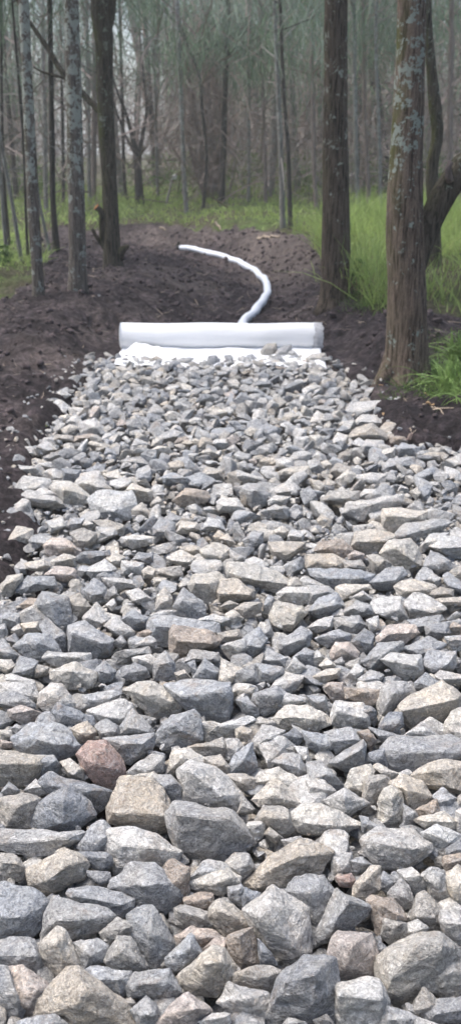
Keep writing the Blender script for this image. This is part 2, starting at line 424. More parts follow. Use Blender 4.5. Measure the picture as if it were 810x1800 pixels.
# ------------------------------------------------------------------ stones
TINT = dict(b=(.290, .300, .312), d=(.20, .21, .225), g=(.325, .325, .322), l=(.45, .445, .43), t=(.39, .355, .305), c=(.46, .435, .39),
            r=(.29, .215, .195), w=(.31, .265, .225), p=(.42, .37, .335), o=(.32, .305, .28))
CNAME = dict(b='blue-grey', d='dark slate', g='mid-grey', l='pale grey', t='tan', c='cream', r='reddish-brown', w='brown', p='pinkish', o='olive-grey')
TILE = dict(A=(0, 1500), B=(270, 1500), C=(540, 1500), D=(0, 1200), E=(270, 1200), F=(540, 1200), G=(0, 900), H=(270, 900), I=(540, 900),
            J=(0, 700), K=(270, 700), L=(540, 700))
ROCKS = """A b -60,220 0,160 180,190 260,255 235,350 170,435 0,460 -60,400 ; 110,340 20,340
A t 140,95 300,0 400,0 475,40 440,130 260,212 155,170 ; 370,60 260,140 ! tan stone with a flat pale face
A o -60,80 0,0 60,0 105,30 135,90 130,130 0,155
A g 230,430 260,290 290,237 560,300 600,335 560,380 380,470 270,420 ; 300,350 450,345
A b 355,240 370,190 520,175 700,240 700,290 630,335 400,265 ; 420,225 640,270
A d 400,0 580,0 585,60 540,95 470,60
A d 455,90 580,100 585,150 540,170 470,120
A b 690,50 810,60 950,165 940,250 870,320 740,290 700,235 575,185 590,150 ; 760,170 840,160
A o 530,420 620,340 700,370 720,430 640,445 560,490
A o 545,590 620,445 690,450 780,590 780,615 700,640 600,615 ; 640,520 700,560
A g 385,475 510,450 570,490 560,560 440,620 420,560 ; 480,540
A c 205,490 300,400 350,415 430,600 400,620 320,670 225,570 ; 330,560 300,480
A g -40,460 150,440 180,455 220,560 215,665 120,640 -40,600 ; 0,540 190,540
A p 30,640 40,600 120,600 260,700 265,730 180,870 120,830 ! pinkish stone in the bottom left corner
A b -30,600 40,600 40,680 130,820 100,900 -30,900
A t 350,620 410,610 700,820 720,930 400,930 190,850 210,780 ; 450,700 400,800 ! big tan triangular stone at the bottom
A b 440,640 490,600 690,625 705,660 640,775 590,740 470,670 ; 520,660 620,670
A b 675,705 720,635 890,612 960,745 820,765 690,745 ; 740,690 880,680
A b 690,830 770,755 830,800 840,900 740,930
A b 100,895 230,850 290,850 360,900 300,940 150,940
A b 675,330 770,280 810,290 920,470 870,600 800,615 690,400 ; 790,420
A o 640,780 690,760 720,790 690,825
B w 40,90 100,40 180,90 185,230 150,270 100,290
B g 170,140 270,50 350,45 400,75 440,100 190,150
B c 175,160 330,95 385,85 455,125 455,165 360,215 220,190 ; 330,160 390,130
B g 375,50 430,0 500,0 535,80 470,150 450,110
B t 475,160 560,75 660,0 760,-70 870,-40 940,0 860,110 790,130 640,190 540,205 ; 620,80 760,20 ! wide tan stone beside the streaked slab
B d 465,230 485,185 560,210 555,280 470,300
B w 160,235 250,205 310,215 320,280 260,310 170,270 ! small rusty-faced stone in shade
B g 390,180 460,165 480,190 470,290 400,240
B o 110,290 150,275 280,310 315,390 250,400 170,385 115,330 ; 150,310 260,340
B t 295,290 355,248 420,275 520,350 520,420 390,445 330,390 295,340 ; 350,300 430,340
B l 480,300 630,175 680,200 800,290 830,560 700,605 640,560 550,440 ; 600,300 740,490 560,340 ! broad pale slab tilted to the right
B b 685,200 750,130 810,115 900,125 960,200 920,330 860,400 800,290 ; 820,210 ! smooth pale-blue oval stone
B w 385,440 520,395 550,580 460,610 400,550 380,480 ; 450,440 470,560 ! rough brown splintered stone
B p 115,440 200,390 300,400 365,440 250,500 130,480
B p 240,520 330,440 390,450 380,500 300,510
B b 65,555 190,425 210,440 250,530 150,620 110,625 65,600 ; 190,500
B t 130,640 310,490 370,500 430,600 400,700 330,750 200,740 130,690 ; 280,570 350,580 250,690 ! smooth rounded tan stone
B o 425,640 560,590 680,620 620,730 540,730 430,680
B d 550,450 640,560 650,600 560,590
B g 340,790 400,690 600,740 600,850 480,880 380,820 ; 490,770
B d 570,900 650,650 800,560 950,560 980,820 940,930 600,930 ; 700,680 820,820 850,640 ! big dark speckled stone on the bottom edge
B p 15,900 90,800 180,735 300,830 250,870 180,930 20,930
B l 240,890 310,845 400,845 400,900 300,930
B b 680,900 710,865 800,890 800,930 690,930
C p 105,560 110,480 160,415 330,430 375,540 340,640 240,660 140,670 ; 240,480 200,600 ! pinkish-tan rounded block near the bottom
C l 150,690 290,655 380,670 425,780 400,900 340,940 180,940 150,850 ; 170,750 380,770 ! pale squared stone with a dark spot
C o 345,590 420,510 560,430 700,415 800,500 800,570 720,740 550,830 430,790 400,680 ; 430,670 600,480 700,500 ! huge grey boulder at the lower right
C c 585,665 660,570 760,555 860,620 860,740 740,765 650,735 ; 690,650 780,620
C b 615,820 700,775 810,755 900,780 900,900 640,880
C o 550,820 610,705 670,760 690,780 620,870 560,850
C g 395,880 420,805 540,840 590,870 580,930 400,930
C g 50,400 150,190 330,290 270,360 100,470 60,460 ; 210,260 130,380 ! dark grey wedge leaning left
C t 240,170 330,70 380,75 380,195 300,250 240,240 ; 300,150
C w 305,250 350,230 450,240 520,350 500,370 400,400 380,470 330,340 ; 400,280 480,330
C o 385,440 400,340 430,340 520,370 520,440 430,475
C g 380,130 400,95 470,150 430,210 385,190
C g 420,210 490,140 530,170 580,285 500,290 430,240 ; 510,230
C l 470,90 550,80 610,150 620,180 560,210 500,150
C g 600,120 650,75 720,95 760,250 700,280 650,220 ; 680,160
C o 545,350 575,210 620,200 700,290 710,400 600,410 ! smooth dark upright stone
C r 150,125 230,105 250,140 230,180 170,175 ! small red-brown chip of stone
C c 735,130 790,65 860,100 860,300 770,290 745,200
C l 695,360 700,305 770,310 860,380 860,520 790,490 720,430
C l 520,370 580,350 640,395 600,430 520,430
C d 380,460 420,500 400,550 350,530
C g 120,0 230,0 240,110 130,125
C g 220,40 280,20 350,65 290,100 250,110
C w 710,60 720,20 800,0 850,20 840,90 740,95
C g 30,880 100,850 140,900 60,930
D l 0,0 180,0 205,80 160,105 0,50
D l 200,120 210,50 270,10 330,10 400,110 380,140 250,160 ; 290,60 330,110
D p 45,150 110,120 230,165 210,200 130,220 60,185
D d 265,160 310,110 480,180 500,230 380,240 310,225 ; 340,170
D g -40,60 70,50 190,110 170,145 60,130 -40,120
D b 80,300 170,215 340,225 420,330 410,370 320,410 220,385 130,370 85,330 ; 200,300 310,330 ! wide blue-grey stone at the left
D t 370,240 460,205 510,260 490,300 420,320
D g 500,230 560,190 620,230 630,280 540,300
D l 465,150 640,90 700,110 705,190 640,225 520,200 ; 640,190 560,180
D g 700,140 800,230 800,270 630,280 640,230
D b 435,70 600,40 640,55 590,100 480,130 440,110
D c 655,40 730,0 800,-5 875,30 960,120 940,155 800,192 740,130 ; 760,60 870,90 ! cream boulder beside the squared block
D r 405,380 470,310 560,310 650,410 665,480 600,570 520,540 450,470 ; 520,380 580,450 490,430 ! reddish-brown rounded stone at lower left
D b 550,295 680,275 810,270 800,350 690,430 620,390 ; 640,320 760,320
D t -60,345 230,400 250,430 190,510 120,550 -60,530 ; -20,430 200,425 ! tan slab cut by the left edge
D b 160,390 280,380 320,440 290,490 200,510 230,430
D c 320,420 370,400 445,460 440,505 360,490
D d 205,540 270,480 590,575 560,650 500,690 420,600
D d 175,740 200,640 350,545 460,620 500,700 380,785 200,780 ; 340,620 330,740 ! dark pyramid stone with pale veins
D b 10,580 50,525 110,570 90,600
D l 130,570 190,510 245,590 190,600
D o -20,620 110,590 215,610 170,775 20,780 ; 100,650
D t 565,660 650,510 790,510 860,560 900,700 880,780 800,805 680,760 580,740 ; 600,690 720,670 860,700 ! big tan block with a shadowed front
D g -60,785 420,795 410,830 280,895 130,900 -60,850 ; 150,840 350,820 ! long flat grey slab at the left edge
D b 400,870 480,760 540,725 590,770 570,900 440,960
D l 565,790 680,765 810,800 950,900 900,960 620,1000 580,900 ; 650,860 800,870
D c 285,895 340,868 400,900 380,920
D g 670,470 800,380 860,390 860,470 700,510
D c 700,490 810,470 860,500 820,540
D c 0,250 60,250 75,300 0,300
D p 0,300 80,320 60,345 0,345
D g 50,245 90,220 130,240 90,280
E b 60,20 150,-10 400,0 405,150 390,215 240,180 150,120 ; 150,72 390,42 ! big squared block with a fly-sized dark speck
E b 10,260 100,180 210,155 245,190 255,300 200,340 80,360 20,320 ; 150,250 110,220 ! bright blue-grey stone under the squared block
E l 290,270 380,210 490,180 530,195 420,260 350,280
E c 405,70 490,15 530,30 520,75 440,90
E b 435,95 490,75 550,140 550,190 480,170
E b 520,100 530,60 650,15 700,60 650,150 560,190
E l 640,100 690,55 800,80 810,110 700,120 660,145
E c 630,190 700,125 810,130 915,170 925,215 850,262 760,240 650,235 ; 690,180 830,190 ! cream block with a flat top
E t 430,240 470,225 520,250 520,310 440,310
E l 525,310 570,225 690,255 650,330 570,385 530,350
E d 650,310 740,240 790,290 760,330 670,330
E o 500,220 560,185 640,210 640,235 560,230
E o 185,340 360,295 380,320 370,380 280,390
E g 370,360 380,300 440,295 475,340 400,410
E b 390,450 430,380 520,315 540,440 500,490 400,485 ; 480,400
E c 70,480 100,355 180,345 285,420 200,470 120,480 ; 150,400
E c 270,400 350,380 400,450 390,490 320,470
E l 140,470 200,410 330,450 400,520 470,590 440,680 350,685 160,640 ; 200,470 360,600 ! big leaning pale slab in the middle
E g 75,700 120,645 400,680 530,840 480,880 300,950 150,900 90,780 ; 140,700 380,730 ! wide dark-faced stone below the leaning slab
E l 480,760 500,735 585,735 580,800 530,860
E o 375,490 480,480 540,510 530,580 460,570
E c 530,530 560,470 660,450 770,520 760,570 700,590 600,550 ; 640,510 ! flat-topped cream stone right of centre
E c 510,620 640,510 790,640 770,665 680,650 560,655 ; 640,600
E o 440,690 470,600 535,665 510,690
E o 540,730 580,650 700,660 740,790 690,815 600,770 ; 590,710 710,720
E c 705,700 800,640 910,650 1080,745 1000,795 820,800 740,780 ; 800,740 960,760
E g 625,420 690,370 770,380 805,480 760,510 660,440
E o 655,345 740,335 750,380 660,370
E l 740,335 810,345 820,430 770,390
E o 580,800 610,760 680,820 640,850
E g 670,830 770,810 800,850 700,870
E b 0,490 90,490 160,560 155,640 90,640 0,560
E d 0,360 60,380 60,470 0,480
E g 725,220 810,260 800,300 750,250
F p 85,30 110,0 185,0 205,90 130,95
F w 200,30 310,30 400,40 395,80 330,120 210,80 ; 300,50 ! pale stone with rusty left end
F g 390,30 430,-10 520,0 550,50 440,140 380,200 370,120 ; 450,60
F t 480,130 560,60 700,0 800,70 790,140 700,200 560,240 490,190 ; 500,150 640,130 780,90 ! large stone with a rusty underside
F l 125,170 150,100 290,110 335,170 320,230 200,240 130,220 ; 160,150 300,190 ! bright stone with white veins
F d 370,240 430,160 500,160 500,230 450,270 380,270
F b 0,70 90,70 110,150 40,140
F c 715,220 760,160 830,130 870,200 860,320 780,320 720,280
F b 90,260 230,235 300,320 150,375 130,300
F b -20,260 130,280 140,340 60,375 0,340
F l 480,300 600,215 700,285 560,300
F g 115,420 290,300 310,330 300,440 200,470 ; 290,350 160,420 ! sharp triangular grey wedge
F b 395,350 440,300 560,290 740,290 880,330 880,380 760,420 550,470 460,455 400,400 ; 480,370 640,370 800,365 ! long blue-grey slab at the right edge
F d 310,410 320,370 400,350 420,440 330,430
F t 550,490 640,430 740,400 860,440 860,600 700,560 600,540 ; 740,540 700,460
F g 0,430 70,415 195,550 130,570 60,510 0,500
F l -10,510 80,515 145,575 60,640 0,640
F l 85,620 200,560 315,635 200,715 150,700 ; 190,600 200,680 ! pale diamond-shaped stone right of centre
F c 195,560 230,460 330,435 350,470 290,540 270,610
F o 280,690 295,540 320,490 430,500 420,560 340,690 ; 330,530
F c 340,440 370,425 480,480 440,510 350,480
F t 430,540 490,485 600,530 660,610 600,670 560,710 500,620 ; 520,560
F c 370,640 400,560 440,545 500,580 510,750 440,765 380,750 ; 440,600 450,700 ! upright cream stone, tallest of its row
F b 505,640 570,680 590,720 560,750 510,750
F w 570,670 680,610 690,680 590,710
F b 660,600 710,555 780,610 750,665 690,665 ! small salt-and-pepper speckled stone
F c 565,720 720,680 775,730 770,770 620,765
F l 600,790 680,750 800,800 790,850 700,885 610,820 ; 640,790 740,840
F l 275,830 350,765 540,780 650,850 640,900 500,980 380,980 300,900 ; 380,850 560,880 ! large pale streaked slab
F b 275,705 320,710 330,750 290,795
F g 305,760 330,730 390,765 350,800
F d 250,110 340,130 370,200 350,230 300,130
F b 330,240 400,270 490,280 480,310 390,310
F w 260,260 320,250 370,310 330,360 300,320
F l 780,680 860,650 860,800 790,780
F c 790,600 860,560 860,670 795,670
F d 730,880 800,830 850,850 850,950 740,930
G b 20,20 60,-20 170,-10 185,50 130,75 60,70
G c 30,160 90,80 175,95 170,150 100,205 40,185 ; 90,130 ! cream stone lying against the dark soil
G g 155,150 180,125 270,130 240,180 170,210
G p 230,180 280,135 350,140 430,210 400,240 290,245 250,220 ! pinkish stone near the left bank
G o 370,110 440,90 505,110 500,160 430,205 395,160
G l 510,80 610,85 620,120 560,150 510,165
G o 500,50 560,40 650,75 650,130 620,130
G l 250,50 330,30 355,75 270,110
G b 350,80 375,35 445,35 430,80 380,95
G c 435,70 460,45 510,80 480,100
G l 640,140 700,120 805,135 800,165 700,195 650,165
G d 400,240 440,215 570,205 580,230 490,270 410,260
G c 270,260 340,220 400,240 395,285 290,285
G c 130,270 230,250 270,285 200,310 140,300
G c 570,250 600,215 660,240 640,290 590,290
G l 640,260 760,270 750,330 650,330
G d 700,250 730,215 810,220 820,280 730,260
G c 750,310 780,285 820,300 815,350 760,345
G l 450,310 550,250 610,300 590,330 490,350
G p 240,330 300,285 400,300 400,350 340,370
G b 85,420 150,340 280,345 290,390 230,410 130,430 ; 180,380
G c 0,400 40,340 120,325 125,360 60,440 0,440
G b 190,510 220,420 360,460 385,590 340,650 260,570 ; 260,480 300,590 ! tall blue-grey stone at the left
G t 365,450 420,430 475,500 390,580 380,500 ! tan stone between two blue-grey ones
G b 440,410 500,350 560,400 560,460 480,480
G l 440,560 510,480 580,560 520,625 450,590
G l 545,350 700,360 720,400 600,400
G l 670,420 730,400 800,460 780,490 700,470
G g 550,460 600,390 625,440 570,475
G l 560,490 600,455 615,490 590,520
G w 110,490 160,455 220,460 220,500 140,530
G b 0,560 30,530 110,540 100,610 0,610
G b 215,600 250,560 350,650 360,740 320,740 250,640
G b 80,710 150,645 260,650 320,740 230,790 170,780 ; 200,690
G b 360,600 450,590 590,680 570,750 500,780 370,745 ; 380,640 560,700 ! big sharp-cornered blue-grey block
G l 555,600 600,550 710,630 700,680 620,650
G b 640,570 700,520 780,560 770,610 700,620
G g 590,760 780,715 790,745 620,800
G w 720,640 810,610 830,650 730,665
G l 705,700 790,655 830,680 820,715 720,715
G c 110,590 200,580 210,630 130,640
G l 60,620 100,590 130,640 90,660
G d 30,670 80,640 110,680 70,705
G l -10,600 30,590 45,640 20,665 -10,670
G g -20,690 20,670 100,760 70,780 -20,760
G b 70,850 110,760 200,790 180,860 110,870
G l 235,770 260,740 470,750 470,800 300,815
G c 260,840 400,790 500,860 480,920 350,930 270,880 ; 380,840 ! broad cream stone left of centre
G b 500,840 550,780 610,840 590,890 520,900
G d 650,870 700,800 770,820 790,870 720,900
G l 700,770 790,750 850,800 800,850 720,810
G c -20,780 60,780 80,810 40,850 -20,830
G l 5,870 60,855 180,890 160,920 20,920
G o 180,800 260,820 250,860 190,870
G g 590,700 640,650 670,690 640,720
H b 0,80 40,30 110,60 110,110 50,140 0,120
H c 120,110 150,50 230,60 240,95 180,115
H l 255,90 290,30 350,45 375,95 290,100
H c 245,200 320,165 400,190 400,230 360,280 300,275 250,230 ; 260,220 360,230 ! flat-topped cream stone high in the middle
H c 70,240 140,200 220,240 210,270 170,290 90,265
H t 135,190 200,175 245,190 240,230 190,230
H b 470,150 530,95 575,110 570,170 500,215
H c 630,100 680,75 710,100 690,140 640,130
H l 705,130 730,90 800,110 780,150 720,150
H t 610,160 800,160 780,200 690,270 650,240 620,200
H g 400,200 480,240 490,265 410,265
H c 350,140 390,115 430,165 400,180
H c 185,390 210,330 330,320 380,360 340,470 270,480 200,440 ; 280,380 220,380
H t 330,420 360,360 430,355 520,415 520,450 420,475 350,470 ; 350,430 500,435 ! tan stone leaning on a cream one
H c 390,320 400,275 480,285 640,310 735,380 640,420 500,390 420,350 ; 460,340 620,375 ! long cream ridge stone
H l 650,430 700,400 850,400 860,470 740,490 660,460
H b 105,500 160,405 270,490 270,545 200,580 120,530 ; 150,470
H c 12,520 20,440 60,400 100,460 100,520 50,535
H l 205,575 320,540 410,560 400,590 340,610
H c 380,600 380,540 420,515 470,560 430,610
H o 430,510 480,480 570,480 560,530 480,565
H o 350,500 400,465 450,490 400,520
H b 575,500 600,440 635,450 620,540 585,530
H c 610,560 640,475 780,500 800,540 740,610 720,630 620,600 ; 760,530 740,590 ! bright cream block with a sharp corner
H w 90,640 110,595 300,630 350,680 330,715 180,740 150,780 100,750 ; 130,680 300,690 ! brown-topped stone with a rusty hollow
H b -20,560 100,550 330,590 340,640 110,610 90,700 -20,700
H l 355,710 480,670 500,720 440,790 400,770
H b 460,680 550,610 595,670 560,740 480,790
H b 655,690 780,605 830,640 810,710 710,755 665,730 ; 700,700 790,670 ! dark-sided blue stone right of centre
H b 730,770 800,720 850,740 850,830 770,800
H g 560,790 600,720 700,770 690,820 600,815
H l 690,850 740,765 810,830 760,880
H c 340,900 360,780 470,830 420,900 380,940
H o 460,820 580,740 570,800 500,840
H g 165,790 200,725 340,740 350,790 250,790
H b 210,880 270,775 350,840 330,900
H d 180,800 215,780 240,860 210,870
H b 0,790 60,740 110,800 110,880 0,890
H t 110,850 160,830 200,880 130,890
H b 540,800 680,820 690,860 640,900 560,900
H g 415,870 530,800 560,900 430,930
H g 575,640 605,570 635,650 600,665
H o 340,640 450,620 460,660 400,690 350,690
H o 10,300 140,285 150,330 100,355 20,330
H c 0,345 70,350 60,385 0,385
I c 400,90 405,-10 470,-20 620,0 620,50 520,70 450,120 ; 420,20 560,30 ! tall cream block by the right edge
I g 460,135 520,70 720,40 755,60 620,140 570,155 ; 560,110 ! dark-edged slab at the right
I t 230,180 260,100 430,105 460,130 400,200 330,225 260,210 ; 260,160 420,150 ! tan stone with a shaded front face
I w 30,210 60,160 180,150 240,205 190,250 110,230 ; 110,190
I t 0,230 130,225 190,260 180,305 0,295
I p 210,230 250,205 295,225 290,260 220,255
I o 190,260 280,250 310,300 200,305
I c 385,220 430,150 540,140 580,190 610,290 520,320 450,280 ; 470,190 560,260 ! tall weathered cream stone
I l 585,190 650,120 740,110 720,150 640,190 600,220
I l 635,180 700,130 860,150 860,240 760,240 680,210
I b 615,290 650,205 750,260 760,310 680,325
I b 710,340 740,320 850,400 830,440 740,400
I b 10,300 230,300 350,330 330,370 200,410 110,395 20,340 ; 110,350 290,350 ! blue-grey slab in the upper right
I b 320,370 420,300 500,290 520,330 440,410 350,400
I c 455,390 540,355 680,395 650,430 560,450 480,450
I o 640,440 700,395 770,410 770,450 670,460
I t 670,460 810,450 830,490 700,490
I l 500,480 560,435 620,430 720,510 650,560 540,555 ; 540,510 650,525 ! pale block with a flat square top
I l 335,480 380,455 490,450 525,560 440,570 350,520
I o 310,230 370,225 445,280 420,320 350,330
I g 180,540 260,470 330,490 360,545 250,555
I b 10,520 60,460 150,430 190,490 130,540 60,560
I c 150,400 200,385 330,385 340,410 240,440 170,470
I g 0,390 110,395 150,440 60,480 0,500
I l 220,450 290,420 340,460 240,475
I g 140,560 270,550 310,600 240,650 150,620
I l 310,570 370,550 385,620 330,640
I l 0,610 60,570 130,550 130,610 50,640
I p 365,660 430,600 560,590 580,640 500,695 370,690 ; 440,640 530,640 ! pinkish streaked stone at the right
I b 530,570 700,545 720,570 590,610 585,640
I d 620,600 740,580 750,640 680,670 630,650
I b 40,670 160,620 230,650 220,690 110,710
I d 225,690 300,615 350,650 340,740 290,760
I p 120,740 150,690 220,690 270,740 260,775 190,780 130,775 ; 180,720 210,740 ! small round peach-coloured stone
I b 290,790 370,700 500,685 490,730 400,820 330,830 ; 400,750
I l 395,780 440,750 590,760 600,850 520,900 460,850 ; 450,790 570,810 ! pale triangular stone right of centre
I b 500,720 640,660 720,700 620,780 540,750
I b 600,800 640,730 780,740 760,830 660,860
I l 720,660 850,650 850,730 770,730
I c 25,870 100,830 165,830 160,870 80,900
I l 15,780 50,730 90,770 40,830
I c 60,810 100,770 160,820 90,830
I g 135,790 180,765 200,800 160,815
I o 195,800 270,770 280,800 210,830
I l 200,870 260,800 300,830 260,890
I b 265,880 330,835 400,860 380,900 280,920
I b 560,900 620,850 690,900 640,940 570,930
I l 670,860 700,835 850,870 840,910 690,900
I w 740,610 770,580 830,610 810,650 760,640
I l 630,360 660,325 700,350 690,395
J l 20,610 120,535 155,540 180,640 150,665 30,665 ; 140,560
J l 470,540 530,495 690,490 720,560 700,630 600,650 500,600 ; 600,600 ! wide flat pale stone on the left
J c 265,470 290,435 380,445 480,520 450,550 340,580 ; 340,480
J l 85,480 130,410 260,430 270,480 130,515 65,490 ; 200,470
J l 120,510 150,485 280,500 340,570 280,580 170,560
J l 190,490 230,470 320,540 240,570
J c 660,490 700,455 800,490 800,540 720,545
J c 540,400 620,380 660,440 600,460
J l 400,460 430,400 520,390 590,480 480,515
J d 330,375 425,380 420,445 335,440
J l 65,400 85,355 210,370 220,410
J l 85,300 110,255 170,255 195,300 130,315
J l 180,280 240,220 300,270 200,305
J l 425,180 420,130 500,105 545,150 550,200 480,210 ; 500,150
J w 385,235 400,200 490,185 520,225
J o 275,225 300,190 385,200 390,230
J c 0,545 100,530 110,545 30,600 0,600
J g 640,330 740,310 800,360 780,385 650,350
K b 40,420 100,395 220,450 200,480 60,450
K b 170,420 250,390 330,440 250,480 180,460
K w 105,540 170,480 280,490 290,530 200,570 150,570 ; 150,510 ! brown stone among pale grey ones
K l 335,550 360,530 440,525 480,590 430,605 340,600
K g 460,470 500,450 560,450 615,510 590,560 520,580 480,540 ; 530,490 ! rounded grey stone above the flat-topped cream one
K l 425,420 440,380 590,430 590,460 490,460
K c 640,400 700,370 810,360 830,420 770,440 650,430
K g 20,210 100,165 150,180 150,225 50,240
K l 295,245 330,215 405,220 410,255 350,270
K o 260,400 280,365 370,375 370,430 290,440 ! freckled tan stone with a dark side
K c 240,290 290,265 340,300 290,330
K g 420,300 450,280 510,300 510,340 430,335
K l 600,540 640,515 720,520 690,560 610,565
K l 610,480 720,440 770,480 700,520 640,510
K g 560,600 640,565 710,580 700,630 600,630
L l 195,70 260,20 390,15 400,45 320,100 240,110 ; 300,70 ! large pale-blue flat stone by the soil edge
L t 210,210 260,160 340,135 430,200 430,225 300,230 ; 290,190 ! rounded peach-tan stone by the soil edge
L l 265,265 310,220 400,225 400,270 290,300
L l 120,245 160,180 210,200 200,245
L o 125,390 160,340 250,370 240,410 160,425
L b 385,370 440,320 560,310 560,350 420,400 ; 430,360
L b 555,440 560,410 660,360 700,385 600,460 ; 620,410
L c 370,320 400,270 460,260 460,320 410,340
L o 80,540 120,490 270,490 260,540 160,560
L l 240,420 300,395 410,400 400,460 280,450
L b 460,270 500,240 590,260 590,320 480,320
L t 610,300 640,285 710,290 700,330 620,330
L l 690,360 800,300 830,340 740,390
L l 205,600 220,560 500,510 500,540 380,590 300,640 ; 340,560
L g 0,330 60,330 90,380 60,410 0,400
L l 270,530 300,480 390,480 380,520
L b 590,500 610,460 650,470 640,540 600,540
L l 250,120 290,90 350,90 400,130 370,150 260,145
L l 10,130 50,65 90,90 70,150
L g 0,60 60,40 130,50 120,90 20,90"""

def rough_hull(pts, cuts, disp, seed, bev=.0, chips=5):
    bm = bmesh.new()
    for p in pts: bm.verts.new(p)
    r = bmesh.ops.convex_hull(bm, input=bm.verts[:], use_existing_faces=False)
    junk = list({e for e in r['geom_interior'] + r['geom_unused'] if isinstance(e, bmesh.types.BMVert)})
    if junk: bmesh.ops.delete(bm, geom=junk, context='VERTS')
    bmesh.ops.dissolve_limit(bm, angle_limit=math.radians(9), verts=bm.verts[:], edges=bm.edges[:])
    if bev:
        bmesh.ops.bevel(bm, geom=bm.edges[:], offset=bev, segments=1, affect='EDGES', clamp_overlap=True)
    bmesh.ops.triangulate(bm, faces=bm.faces[:])
    L0 = [e.calc_length() for e in bm.edges]; mx = max(L0) if L0 else 0
    for k in range(cuts):
        lim = mx * (.42 if k == 0 else .22 if k == 1 else .12)
        es = [e for e in bm.edges if e.calc_length() > lim]
        if not es: break
        bmesh.ops.subdivide_edges(bm, edges=es, cuts=1)
        bmesh.ops.triangulate(bm, faces=bm.faces[:])
    bm.normal_update()
    bmesh.ops.recalc_face_normals(bm, faces=bm.faces[:])
    bm.verts.ensure_lookup_table()
    co = np.array([v.co[:] for v in bm.verts]); no = np.array([v.normal[:] for v in bm.verts])
    S = np.ptp(co, axis=0).max()
    q = co / S
    s1 = seed * 3.71
    d = .55 * fbm(q[:, 0] * 3.2 + s1, q[:, 1] * 3.2, q[:, 2] * 3.2, oct=3, seed=seed % 50)
    rid = 1 - 2 * np.abs(fbm(q[:, 0] * 5 + s1, q[:, 1] * 5 + 9, q[:, 2] * 7, oct=2, seed=seed % 37 + 3))
    d = d + .45 * rid * .5 + .20 * fbm(q[:, 0] * 14 + s1, q[:, 1] * 14, q[:, 2] * 14, oct=2, seed=seed % 31)
    st = fbm(q[:, 0] * 2.6 + s1 + 5, q[:, 1] * 2.6, q[:, 2] * 3.4, oct=2, seed=seed % 43 + 9)
    d = d + .40 * np.round(st * 3.5) / 3.5
    co = co + no * (d * disp * S)[:, None]
    rc_ = np.random.default_rng(seed + 77); cc = co.mean(0)
    for _ in range(chips):
        nk = rc_.normal(size=3); nk /= np.linalg.norm(nk); pr_ = (co - cc) @ nk
        hk = pr_.max() * rc_.uniform(.89, .98); ex = np.maximum(0, pr_ - hk); co = co - ex[:, None] * nk * .92
    F = [[v.index for v in f.verts] for f in bm.faces]
    bm.free()
    return co, np.array(F)

# ---- stones traced one by one: each gets its own distance, real size and thickness
def tris(F):
    return F
traced = []
for li, line in enumerate(ROCKS.strip().split('\n')):
    lm = None
    if '!' in line: line, lm = line.split('!'); lm = lm.strip()
    inner = []
    if ';' in line:
        line, ii = line.split(';'); inner = [tuple(map(float, q.split(','))) for q in ii.split()]
    tk = line.split(); tx, ty = TILE[tk[0]]
    f = lambda q: (tx + q[0] / 3, ty + q[1] / 3)
    pts = np.array([f(tuple(map(float, q.split(',')))) for q in tk[2:]]); inn = [f(q) for q in inner]
    # shoelace area and centroid
    x, y = pts[:, 0], pts[:, 1]; A = abs((x * np.roll(y, -1) - y * np.roll(x, -1)).sum()) / 2
    traced.append(dict(c=tk[1], pts=pts, inn=inn, lm=lm, A=A, cen=pts.mean(0), i=li))
for t in traced:
    x0, x1 = np.clip([t['pts'][:, 0].min(), t['pts'][:, 0].max()], 0, 810); y0, y1 = np.clip([t['pts'][:, 1].min(), t['pts'][:, 1].max()], 0, 1800)
    t['vA'] = t['A'] * max(.05, (x1 - x0) * (y1 - y0) / max(1, np.ptp(t['pts'][:, 0]) * np.ptp(t['pts'][:, 1])))
    if t['lm']: t['vA'] += 1e5
order = sorted(traced, key=lambda t: -t['vA'])
for k, t in enumerate(order): t['thing'] = k < 299

